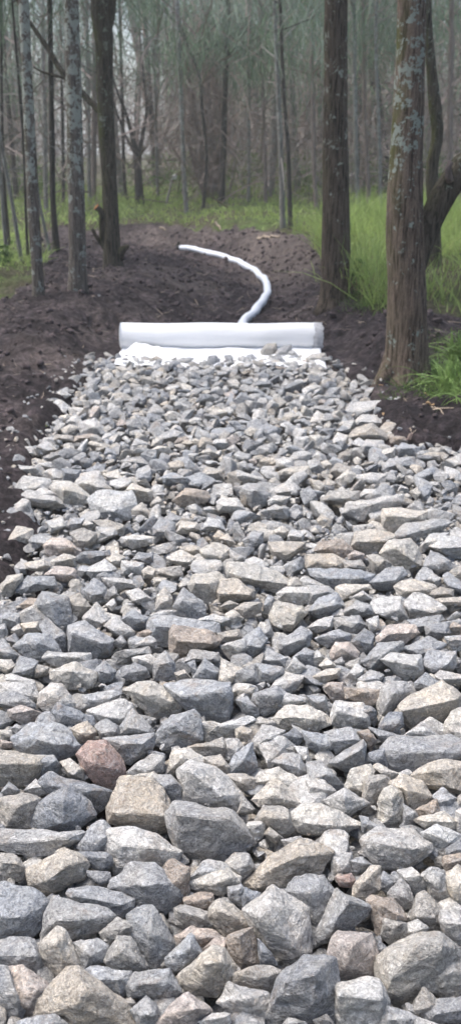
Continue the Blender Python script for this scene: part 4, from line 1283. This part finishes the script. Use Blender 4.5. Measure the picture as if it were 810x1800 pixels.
# -- thinner trees of the middle distance
G = 'thin trees of the wood edge'
TH = [
 ('dark slender tree with a leaning pole behind the leftmost big tree', [(100, 443, 13), (96, 390, 11), (93, 340, 10), (92, 240, 10), (90, 120, 9), (88, 0, 9)], M_BARK_K),
 ('thin pole leaning left, its foot just left of the dark slender tree', [(88, 446, 7), (80, 405, 6), (72, 370, 6), (66, 330, 5), (62, 280, 5)], M_BARK_G),
 ('outermost thin grey pole at the left edge of the grass', [(14, 458, 7), (9, 410, 7), (4, 350, 6), (0, 290, 6), (-6, 180, 5)], M_BARK_G),
 ('dark thin pole second in from the left edge', [(18, 440, 6), (12, 380, 6), (8, 320, 6), (4, 200, 5), (2, 0, 5)], M_BARK_K),
 ('curved thin pole in the grass left of the leftmost lichened tree', [(39, 466, 8), (32, 420, 7), (24, 370, 7), (15, 320, 7), (4, 260, 6)], M_BARK_G),
 ('straight thin pole right against the leftmost lichened tree', [(50, 460, 6), (47, 400, 5), (45, 340, 5), (42, 250, 5), (30, 100, 4)], M_BARK_K),
 ('forked dark tree standing in the far grass right of the mossy one', [(246, 360, 17), (244, 320, 14), (243, 290, 13), (240, 270, 12), (232, 238, 8), (222, 200, 6), (206, 160, 5)], M_BARK_K),
 ('thin straight tree in the far grass left of the reddish clump', [(328, 376, 8), (324, 320, 8), (321, 250, 8), (318, 170, 8), (314, 90, 8), (311, 0, 8)], M_BARK_G),
 ('straight blackish tree in the centre of the far grass', [(389, 356, 12), (391, 300, 10), (394, 220, 10), (396, 130, 9), (399, 60, 8), (401, 0, 8)], M_BARK_K),
 ('left stem of the close pair of thin trees right of centre', [(497, 400, 10), (495, 330, 9), (492, 240, 8), (488, 150, 8), (484, 60, 7), (482, 0, 7)], M_BARK_G),
 ('right stem of the close pair of thin trees right of centre', [(510, 403, 9), (508, 330, 8), (505, 250, 7), (498, 160, 7), (494, 60, 6), (492, 0, 6)], M_BARK_K),
 ('thin crooked stem growing out of the far grass before the reddish clump', [(357, 366, 6), (361, 320, 6), (363, 270, 5), (356, 200, 5), (350, 130, 4), (330, 80, 4)], M_BARK_K),
 ('slim pale trunk behind the gap between the two lichened trees', [(82, 372, 8), (80, 300, 8), (79, 200, 8), (76, 100, 7), (75, 0, 7)], M_BARK_G),
 ('slim brown trunk left of the dark tree on the right bank', [(556, 372, 8), (552, 300, 8), (550, 200, 8), (548, 100, 8), (546, 0, 7)], M_BARK_B),
 ('slim pale trunk just right of the dark tree on the right bank', [(628, 372, 9), (626, 300, 8), (624, 200, 8), (622, 100, 8), (620, 0, 8)], M_BARK_G),
 ('thin brown trunk midway between the two big right trees', [(648, 366, 9), (645, 300, 8), (640, 200, 7), (638, 100, 7), (636, 0, 7)], M_BARK_B),
 ('thin grey trunk close to the left side of the big right tree', [(668, 372, 7), (667, 300, 7), (664, 200, 6), (660, 100, 6), (660, 0, 6)], M_BARK_G),
 ('slim dark trunk between the mossy tree and the forked one', [(222, 352, 6), (218, 300, 6), (216, 200, 6), (213, 100, 5), (210, 0, 5)], M_BARK_K),
 ('slim grey trunk just right of the forked tree in the grass', [(278, 352, 6), (276, 300, 6), (274, 200, 6), (271, 100, 5), (270, 0, 5)], M_BARK_G),
 ('thin trunk right of the central blackish tree', [(436, 354, 7), (437, 300, 6), (437, 200, 6), (438, 100, 6), (440, 0, 5)], M_BARK_G),
 ('slim brown trunk left of the close pair of thin trees', [(466, 358, 7), (466, 300, 7), (463, 200, 6), (458, 100, 6), (456, 0, 6)], M_BARK_B),
 ('grey trunk at the right edge behind the leaning stem', [(792, 372, 11), (790, 300, 10), (790, 200, 10), (792, 100, 9), (793, 0, 9)], M_BARK_B),
 ('slim pale trunk seen between the middle lichened tree and the mossy one', [(158, 360, 7), (157, 300, 7), (156, 200, 6), (154, 100, 6), (152, 0, 6)], M_BARK_G),
 ('slim dark trunk close behind the left side of the middle lichened tree', [(112, 362, 6), (112, 300, 6), (110, 200, 6), (108, 100, 5), (106, 0, 5)], M_BARK_K),
]
for k, (lab, pts, mat) in enumerate(TH):
    br = ()
    if 'forked dark' in lab:
        br = (dict(name='limb', pts=[(243, 285, 10), (247, 262, 8), (252, 230, 7), (258, 190, 5), (254, 150, 4)], dy=.0, ext=1.5), dict(name='limb', pts=[(241, 272, 6), (226, 250, 5), (212, 215, 4)], ext=1))
    tree('thin_tree', lab, 'tree', pts, mat, seg=10, flare=.25, group=G, crown=(12, 24), top=8.0, nz=.15, step=.2, leaf=M_NEEDLE if k % 2 else M_NEEDLE_G, twigs=26, branches=br, cw=.016)
# the reddish many-stemmed clump
b = hit(366, 352); Y0 = b[1]
root = empty('dead_fronded_tree', b, 'many-stemmed tree with reddish-brown dead fronds left of the blackish trunk', 'tree')
for k, pts in enumerate(([(362, 350, 12), (352, 280, 14), (340, 200, 14), (326, 120, 12), (312, 40, 9)], [(372, 350, 14), (374, 280, 15), (366, 200, 13), (362, 130, 11), (352, 30, 9)],
             [(376, 350, 12), (388, 280, 12), (392, 200, 11), (376, 130, 8), (384, 70, 6), (392, 10, 5)], [(366, 352, 9), (345, 300, 8), (330, 240, 7), (318, 170, 6)])):
    P, R = px_path(pts, Y0 + k * .15); P, R = resample(P, R, .25)
    V, F, S = tube(P, R, 10, .2, k); mesh_obj('stem', V - b, F, M_BARK_B, root, smooth=True, attrs={'side': S})
    if k < 3:
        n = 420; i = rng.integers(2, len(P), n); st = P[i] + rng.normal(size=(n, 3)) * .22
        dr = rng.normal(size=(n, 3)) * .35 + np.array([0, 0, -1.0]) + np.sign(rng.normal(size=(n, 1))) * np.array([.35, 0, 0])
        V, F = strands(st, dr, rng.uniform(.3, .9, n), rng.uniform(.01, .025, n), droop=.1); mesh_obj('dead_fronds', V - b, F, M_TWIG_R, root)

# short sticks standing or lying in the far grass, fallen branches
def stick(label, pts, mat, cat='stick', dy=0.0, name='stick', lift=.02):
    g0 = hit(pts[0][0], pts[0][1]); P, R = px_path(pts, g0[1], dy); P[:, 2] += lift; P, R = resample(P, R, .05)
    b_ = P[0].copy(); V, F, S = tube(P, R, 8, .15, 3); o = mesh_obj(name, V, F, mat, loc=b_, smooth=True, attrs={'side': S}); tag(o, label, cat)
stick('short dead stick leaning right in the far grass beside the forked tree', [(292, 362, 5), (297, 340, 4), (303, 315, 3)], M_TWIG)
stick('small leaning dead sapling right of the blackish central trunk', [(404, 340, 5), (412, 280, 4), (419, 235, 3)], M_TWIG, dy=.02)
stick('thin broken stem just left of the blackish central trunk', [(356, 368, 5), (359, 345, 4), (362, 305, 4)], M_BARK_K)
def ground_stick(label, a, b_, w, mat, name='stick', cat='stick'):
    p, q = hit(*a), hit(*b_); m = (p + q) / 2 + np.array([.02, 0, .01])
    P = catmull([p, m, q], 6)
    P[:, 2] = terrain(P[:, 0], P[:, 1]) + w * .7; V, F, S = tube(P, np.linspace(w, w * .5, len(P)), 7, .2, 5)
    o = mesh_obj(name, V, F, mat, loc=P[0], attrs={'side': S}); tag(o, label, cat)
ground_stick('bleached stick lying at the far edge of the bare soil', (454, 422), (492, 416), .035, M_PALE_WOOD)
ground_stick('small pale wood scrap on the soil edge below the forked tree', (281, 401), (291, 402), .03, M_PALE_WOOD)
ground_stick('pale wood scrap at the foot of the blackish central trunk', (378, 398), (388, 399), .03, M_PALE_WOOD)
ground_stick('short pale twig on the soil below the right grass tuft', (756, 725), (778, 734), .006, M_PALE_WOOD)
ground_stick('tiny pale twig on bare soil right of the stone edge', (718, 757), (716, 768), .004, M_PALE_WOOD)
ground_stick('reddish chip of bark beside the stones at right', (713, 778), (719, 786), .008, M_TWIG_R)
ground_stick('long pale fallen branch in the brush right of the central trunk', (412, 335), (484, 326), .04, M_PALE_WOOD)
# curled fallen leaf
def leaf(px, py, s, label):
    q = hit(px, py); q[2] = float(terrain(q[0], q[1])) + .01; V = []; n = 9
    for j in range(n):
        for i in range(n):
            u, v = i / (n - 1) * 2 - 1, j / (n - 1) * 2 - 1; w = (1 - v * v) ** .6 * (.7 + .3 * math.cos(5 * v))
            V.append((u * w * s * .6, v * s, .35 * s * u * u + .25 * s * math.sin(v * 3) + .2 * s + .15 * s * math.sin(u * 5 + v * 4)))
    F = [(j * n + i, j * n + i + 1, (j + 1) * n + i + 1, (j + 1) * n + i) for j in range(n - 1) for i in range(n - 1)]
    o = mesh_obj('fallen_leaf', np.array(V), F, M_LEAF_DRY, smooth=True); o.location = q; o.rotation_euler = (0, .2, px % 3); tag(o, label, 'leaf')
    md = o.modifiers.new('t', 'SOLIDIFY'); md.thickness = .001
leaf(754, 716, .032, 'crumpled tan leaf on the soil below the right grass tuft')
leaf(748, 704, .02, 'small brown leaf at the edge of the right grass tuft')
leaf(668, 690, .018, 'small brown leaf at the foot of the big right tree')
leaf(672, 733, .018, 'small pale leaf on the soil beside the flat pale-blue stone')
# white puff on a stem in the far grass
q = hit(307, 362); pt = on_plane(307, 311, q[1])
root = empty('white_flower', q, 'single white round flower head standing above the far grass', 'flower')
V, F, S = tube([q, (q + pt) / 2 + np.array([.04, 0, 0]), pt], [.012, .01, .008], 6); mesh_obj('stalk', V - q, F, M_GRASS, root)
bm = bmesh.new(); bmesh.ops.create_icosphere(bm, subdivisions=2, radius=.07)
for v in bm.verts: v.co *= 1 + .2 * mnoise.noise(v.co * 25)
V = np.array([v.co[:] for v in bm.verts]); F = [[v.index for v in f.verts] for f in bm.faces]; bm.free()
mesh_obj('flower_head', V + (pt - q), F, plain('white_petals', (.8, .8, .78)), root)

# ------------------------------------------------------------------ grass (nobody could count it)
def blades(n, xlo, xhi, ylo, yhi, hlo, hhi, w, mat, name, label, dens=None, lean=.45, segs=2, keep_soil=False, droop=.35):
    X = rng.uniform(xlo, xhi, n); Y = rng.uniform(ylo, yhi, n)
    k = np.ones(n, bool) if keep_soil else ~is_soil(X, Y)
    c = fbm(X * .8, Y * .8, oct=3, seed=88); k &= rng.uniform(-.55, .55, n) < c * 1.8 + .22
    if dens is not None: k &= dens(X, Y) > rng.uniform(0, 1, n)
    X, Y, c = X[k], Y[k], c[k]; m = len(X)
    st = np.column_stack([X, Y, terrain(X, Y) - .02])
    dr = np.column_stack([rng.normal(size=m) * lean, rng.normal(size=m) * lean, np.ones(m)])
    L = rng.uniform(hlo, hhi, m) * (1 + 1.1 * c)
    V, F = strands(st, dr, L, np.full(m, w) * rng.uniform(.7, 1.3, m), droop=droop, segs=segs, taper=.85)
    o = mesh_obj(name, V, F, mat); tag(o, label, kind='stuff'); return o
blades(46000, -16, 16, 16.5, 36, .12, .42, .026, M_GRASS, 'far_grass', 'bright green grass beyond the bare soil', segs=2, lean=.5)
blades(26000, 1.2, 6.5, 8.2, 18, .3, .95, .015, M_GRASS, 'bank_grass', 'tall soft green grass on the right bank', segs=3, lean=.35)
blades(9000, 1.2, 7, 8, 18, .2, .5, .012, M_DRY, 'dry_stalks', 'dry stalks among the right bank grass', segs=2, lean=.4)
blades(15000, -9, -2.2, 8.5, 19, .12, .36, .014, M_GRASS, 'left_grass', 'green grass at the left edge behind the mound', segs=2, lean=.5)
# grass spilling round the big right tree's foot and along the soil edge
def rim(X, Y): 
    q = np.zeros(X.shape)
    for px, py, r in ((780, 700, .25), (700, 700, .16), (745, 690, .2), (800, 560, .4), (660, 545, .25), (610, 520, .3), (630, 535, .25), (760, 600, .25), (800, 640, .3)):
        h_ = hit(px, py); q = np.maximum(q, 1 - np.hypot(X - h_[0], Y - h_[1]) / r)
    return np.clip(q * 1.5, 0, 1)
blades(26000, 1.0, 3.4, 5.8, 11, .05, .22, .007, M_GRASS_D, 'edge_grass', 'short grass round the right tree and soil edge', dens=rim, keep_soil=True, lean=.7, segs=3)

def tuft(px, py, n, L, label, lean=.55):
    q = hit(px, py); q[2] = float(terrain(q[0], q[1]))
    st = np.zeros((n, 3)) + rng.normal(size=(n, 3)) * np.array([.06, .05, 0])
    a = rng.uniform(0, 2 * np.pi, n); k = np.abs(rng.normal(size=n)) * lean
    dr = np.column_stack([np.cos(a) * k, np.sin(a) * k, np.ones(n)])
    V, F = strands(st, dr, rng.uniform(.5, 1.15, n) * L, rng.uniform(.009, .016, n), droop=.6, segs=7, taper=.8)
    o = mesh_obj('grass_tuft', V, F, M_STRAP); o.location = q; tag(o, label, 'grass tuft', 'strap-leaved tufts at the right edge')
tuft(800, 690, 230, .66, 'largest strap-leaved tuft at the right edge beside the big tree')
tuft(764, 672, 130, .44, 'smaller tuft tucked between the big tree and the largest tuft', .8)
tuft(815, 640, 220, .7, 'tall tuft behind the largest one at the right edge')
tuft(772, 700, 90, .26, 'low sprawling tuft in front of the others by the soil', 1.0)
tuft(845, 720, 200, .5, 'tuft half cut off by the right edge nearest the stones')
# herb with round leaves at the dark tree's foot and one bent blade over the left soil
def herb(px, py, n, s, label):
    q = hit(px, py); q[2] = float(terrain(q[0], q[1])); a = rng.uniform(0, 6.28, n); r = rng.uniform(0, .16, n)
    c = np.column_stack([np.cos(a) * r, np.sin(a) * r, rng.uniform(.02, .3, n)])
    V, F = strands(c, rng.normal(size=(n, 3)) + np.array([0, 0, .3]), rng.uniform(.7, 1.3, n) * s, np.full(n, s * .8), droop=.3, segs=2, taper=.5)
    V2, F2 = strands(np.zeros((14, 3)), np.column_stack([rng.normal(size=14) * .4, rng.normal(size=14) * .4, np.ones(14)]), np.full(14, .3), np.full(14, .006), segs=2)
    V = np.vstack([V, V2]); F = np.vstack([F, F2 + len(V) - len(V2)])
    o = mesh_obj('herb', V, F, M_GRASS_D); o.location = q; tag(o, label, 'plant')
herb(600, 528, 70, .05, 'low leafy herb at the foot of the dark tree')
herb(622, 505, 60, .05, 'leafy weed against the right side of the dark tree')
herb(10, 470, 60, .07, 'pale leafy weed in the grass at the left edge')
q = hit(84, 756); e_ = hit(44, 760)
V, F = strands(np.array([q + [0, 0, .03]]), np.array([[-1, -.05, .35]]), np.array([.30]), np.array([.012]), droop=.35, segs=8, taper=.7)
o = mesh_obj('grass_tuft', V, F, M_GRASS, loc=q); tag(o, 'single yellowish grass blade bent over the left soil beside the stones', 'grass blade')

# roots, twigs and leaf scraps turned up in the soil
n = 2600; X = rng.uniform(-5, 4.5, n); Y = rng.uniform(1.5, 19, n); e_ = np.minimum(X - left_edge(Y), right_edge(Y) - X)
k = is_soil(X, Y) & ((e_ < -.05) | (Y > 8.8)) & ~((Y < 8.7) & (Y > 7) & (np.abs(X) < 1.3)); X, Y = X[k], Y[k]; m = len(X)
V, F = strands(np.column_stack([X, Y, terrain(X, Y) + .008]), np.column_stack([rng.normal(size=m), rng.normal(size=m), rng.normal(size=m) * .25 + .1]), rng.uniform(.02, .16, m), rng.uniform(.003, .010, m), droop=.1, segs=3, bend=rng.normal(size=(m, 3)) * .3)
o = mesh_obj('root_scraps', V, F, M_PALE_WOOD); tag(o, 'broken roots, twigs and leaf scraps strewn over the dug soil', kind='stuff')
# soil clods
n = 9000; X = rng.uniform(-4.5, 4, n); Y = rng.uniform(1.5, 20, n)
d = cdist(X, Y); k = is_soil(X, Y) & ((d > BEDW + .06) | (Y > 8.8)) & ~((Y < 8.7) & (d < 1.35)); X, Y = X[k], Y[k]
Z = terrain(X, Y); CV, CF, oo = [], [], 0
pr = []
for k in range(8):
    bm = bmesh.new(); bmesh.ops.create_icosphere(bm, subdivisions=2, radius=1)
    for v in bm.verts: v.co *= 1 + .45 * mnoise.noise(v.co * 1.7 + Vector((k * 7, 0, 0)))
    V = np.array([v.co[:] for v in bm.verts]) * [1, .8, .6]; F = np.array([[v.index for v in f.verts] for f in bm.faces]); bm.free(); pr.append((V, F))
for x, y, z in zip(X, Y, Z):
    V, F = pr[rng.integers(8)]; s_ = .007 + .034 * rng.random() ** 3.5 + .0008 * y
    CV.append(V * s_ @ rotm(rr, .6).T + [x, y, z + s_ * .1]); CF.append(F + oo); oo += len(V)
o = mesh_obj('soil_clods', np.vstack(CV), np.vstack(CF), M_CLOD, smooth=True); tag(o, 'dark clods strewn over the dug soil', kind='stuff')

# ------------------------------------------------------------------ the far wood
parts_m = {0: [], 1: [], 2: []}
for k in range(770):
    Y = 27 + 60 * rng.random() ** 1.15; X = rng.uniform(-1, 1) * (Y * .42 + 3)
    if k >= 470: a_ = rng.uniform(0, 2 * np.pi); d_ = rng.uniform(9, 40); X, Y = math.cos(a_) * d_, -abs(math.sin(a_)) * d_ - 3  # the rest stand unseen behind the camera, added to block low sky
    r = rng.uniform(.04, .13) * (1 if rng.random() < .8 else 1.6); lean = rng.normal(size=2) * (.05 if rng.random() < .75 else .22); Ht = rng.uniform(7, 13) + Y * .06
    if Y > 0 and -.21 < X / Y < -.085 and Y > 30 and rng.random() < .75: continue
    z0 = float(terrain(X, Y, False)); P = [(X, Y, z0 - .1)]
    for j in (1, 2, 3): P.append((X + lean[0] * Ht * j / 3 + rng.normal() * .08, Y + lean[1] * Ht * j / 3, z0 + Ht * j / 3))
    parts_m[rng.choice([0, 0, 1, 1, 2])].append(tube(P, [r, r * .85, r * .65, r * .3], 6, cap=False))
for k, mt in ((0, M_BARK_G), (1, M_BARK_B), (2, M_BARK_K)):
    V, F, S = merge(parts_m[k]); o = mesh_obj(['grey_distant_wood', 'brown_distant_wood', 'dark_distant_wood'][k], V, F, mt, smooth=True, attrs={'side': S})
    tag(o, 'mass of distant trunks filling the wood behind, plus added unseen trunks blocking sky', kind='stuff')
def cloud(name, label, n, mat, ylo, yhi, zf, L, W, mean, droop, clump=40, cs=.5, back=False):
    nc = n // clump; Y = ylo + (yhi - ylo) * rng.random(nc); X = rng.uniform(-1, 1, nc) * (Y * .42 + 2.5)
    if back: a_ = rng.uniform(-.15, np.pi + .15, nc); d_ = rng.uniform(14, 34, nc); X, Y = np.cos(a_) * d_, -np.sin(a_) * d_ + 2
    if not back: q_ = (X / Y > -.21) & (X / Y < -.085) & (rng.random(nc) < .85); X = np.where(q_, Y * rng.uniform(0, .45, nc), X)
    Zc = zf(nc, Y); C = np.column_stack([X, Y, terrain(X, Y, False) + Zc])
    st = np.repeat(C, clump, axis=0) + rng.normal(size=(nc * clump, 3)) * cs
    dr = rng.normal(size=st.shape) + np.array(mean); sc = (st[:, 1] / 30)
    V, F = strands(st, dr, rng.uniform(.5, 1.3, len(st)) * L, rng.uniform(.6, 1.4, len(st)) * W * (np.ones(len(st)) if back else np.maximum(1, sc)), droop=droop)
    o = mesh_obj(name, V, F, mat); tag(o, label, kind='stuff')
cloud('twig_thicket', 'tangle of bare brown twigs under the far trees', 28000, M_TWIG, 24, 62, lambda n, Y: rng.uniform(0, 1, n) ** 1.5 * 3.6, 1.1, .014, (0, 0, .5), .1)
cloud('reddish_twigs', 'reddish dead fronds hanging among the far trunks', 20000, M_TWIG_R, 26, 60, lambda n, Y: rng.uniform(.3, 4.5, n), .8, .016, (0, 0, -.8), .2)
cloud('needle_foliage', 'drooping dark green needle foliage of the far trees', 42000, M_NEEDLE, 24, 70, lambda n, Y: 2.7 + rng.uniform(0, 1, n) * (3.5 + Y * .06), .5, .024, (0, 0, -.7), .5, 60, .55)
cloud('pale_foliage', 'hazy grey-green foliage high in the far wood', 34000, M_NEEDLE_G, 30, 90, lambda n, Y: 2.6 + rng.uniform(0, 1, n) * (3.5 + Y * .12), .55, .02, (0, 0, -.6), .5, 60, .9)
cloud('undergrowth', 'low green undergrowth along the far grass edge', 22000, M_GRASS_D, 27, 44, lambda n, Y: rng.uniform(.05, .7, n), .4, .03, (0, 0, .8), .2, 30, .35)
cloud('low_sky_blocker', 'unseen foliage added behind the camera to block low sky light', 24000, M_NEEDLE, 1, 2, lambda n, Y: rng.uniform(1, 11, n), 1.6, .12, (0, 0, .1), .2, 60, 1.2, back=True)  # strands out of view, added to keep low sky light off the stone fronts
cloud('deep_wood', 'closed grey-green mass of the deep wood', 4000, M_NEEDLE_G, 75, 115, lambda n, Y: rng.uniform(0, 13, n), 1.3, .05, (0, 0, .1), .2, 60, 1.6)

n = 5200; Y = 21 + 34 * rng.random(n); X = rng.uniform(-1, 1, n) * (Y * .4 + 2)
st = np.column_stack([X, Y, terrain(X, Y, False) + rng.uniform(0, 4.5, n)]); dr = rng.normal(size=(n, 3)) * np.array([1, .6, .3]) + np.array([0, 0, .75])
V, F = strands(st, dr, rng.uniform(1.2, 3.6, n), rng.uniform(.014, .05, n), droop=-.1, segs=7, bend=rng.normal(size=(n, 3)) * .35, taper=.8)
o = mesh_obj('bent_branches', V, F, M_BARK_B, attrs={'side': np.zeros(3)}); tag(o, 'tangle of bent bare branches among the far trunks', kind='stuff')

# ------------------------------------------------------------------ light, sky, camera
SUN_EL, SUN_AZ = math.radians(68), math.radians(-72)      # from the upper left, ahead of the camera
w = bpy.data.worlds.new('World'); scene.world = w; w.use_nodes = True; nt = w.node_tree; nt.nodes.clear()
sky = nt.nodes.new('ShaderNodeTexSky'); sky.sky_type = 'NISHITA'; sky.sun_disc = False; sky.sun_elevation = SUN_EL; sky.sun_rotation = SUN_AZ
sky.air_density = 1.0; sky.dust_density = 4.0; sky.ozone_density = 1.0
bg = nt.nodes.new('ShaderNodeBackground'); bg.inputs[1].default_value = .12; ou = nt.nodes.new('ShaderNodeOutputWorld')
nt.links.new(sky.outputs[0], bg.inputs[0]); nt.links.new(bg.outputs[0], ou.inputs[0])
sl = bpy.data.lights.new('sun', 'SUN'); sl.energy = 1.3; sl.angle = math.radians(36); sl.color = (1, .965, .92)
so = bpy.data.objects.new('sun', sl); COL.objects.link(so)
dv = Vector((math.sin(SUN_AZ) * math.cos(SUN_EL), math.cos(SUN_AZ) * math.cos(SUN_EL), math.sin(SUN_EL)))
so.rotation_euler = dv.to_track_quat('Z', 'Y').to_euler(); so.location = (0, 0, 12)

cam = bpy.data.cameras.new('camera'); co = bpy.data.objects.new('camera', cam); COL.objects.link(co)
co.location = (0, 0, H); co.rotation_euler = (math.radians(90) - PITCH, 0, 0)
cam.sensor_fit = 'VERTICAL'; cam.sensor_height = 24; cam.sensor_width = 24; cam.lens = 24 * FP / 1800
cam.clip_start = .05; cam.clip_end = 2000
cam.dof.use_dof = True; cam.dof.focus_distance = 2.5; cam.dof.aperture_fstop = 2.6
scene.camera = co
vs = scene.view_settings; vs.view_transform = 'Standard'; vs.look = 'None'; vs.gamma = 1; vs.exposure = 1.42
# mild haze of the wood, put in to brighten the background
bm = bmesh.new(); bmesh.ops.create_cube(bm, size=1)
hz = bpy.data.meshes.new('haze'); bm.to_mesh(hz); bm.free(); ho = bpy.data.objects.new('haze', hz); COL.objects.link(ho)
ho.scale = (1100, 1100, 26); ho.location = (0, 60, 10); ho['kind'] = 'stuff'
hm = bpy.data.materials.new('haze'); hm.use_nodes = True; hn = hm.node_tree; hn.nodes.clear()
hv = hn.nodes.new('ShaderNodeVolumePrincipled'); hv.inputs['Density'].default_value = .0030; hv.inputs['Color'].default_value = (.94, .96, .92, 1); hv.inputs['Anisotropy'].default_value = .1
hn.links.new(hv.outputs[0], hn.nodes.new('ShaderNodeOutputMaterial').inputs['Volume']); hz.materials.append(hm)
scene.cycles.max_bounces = 5; scene.cycles.diffuse_bounces = 3; scene.cycles.transmission_bounces = 3
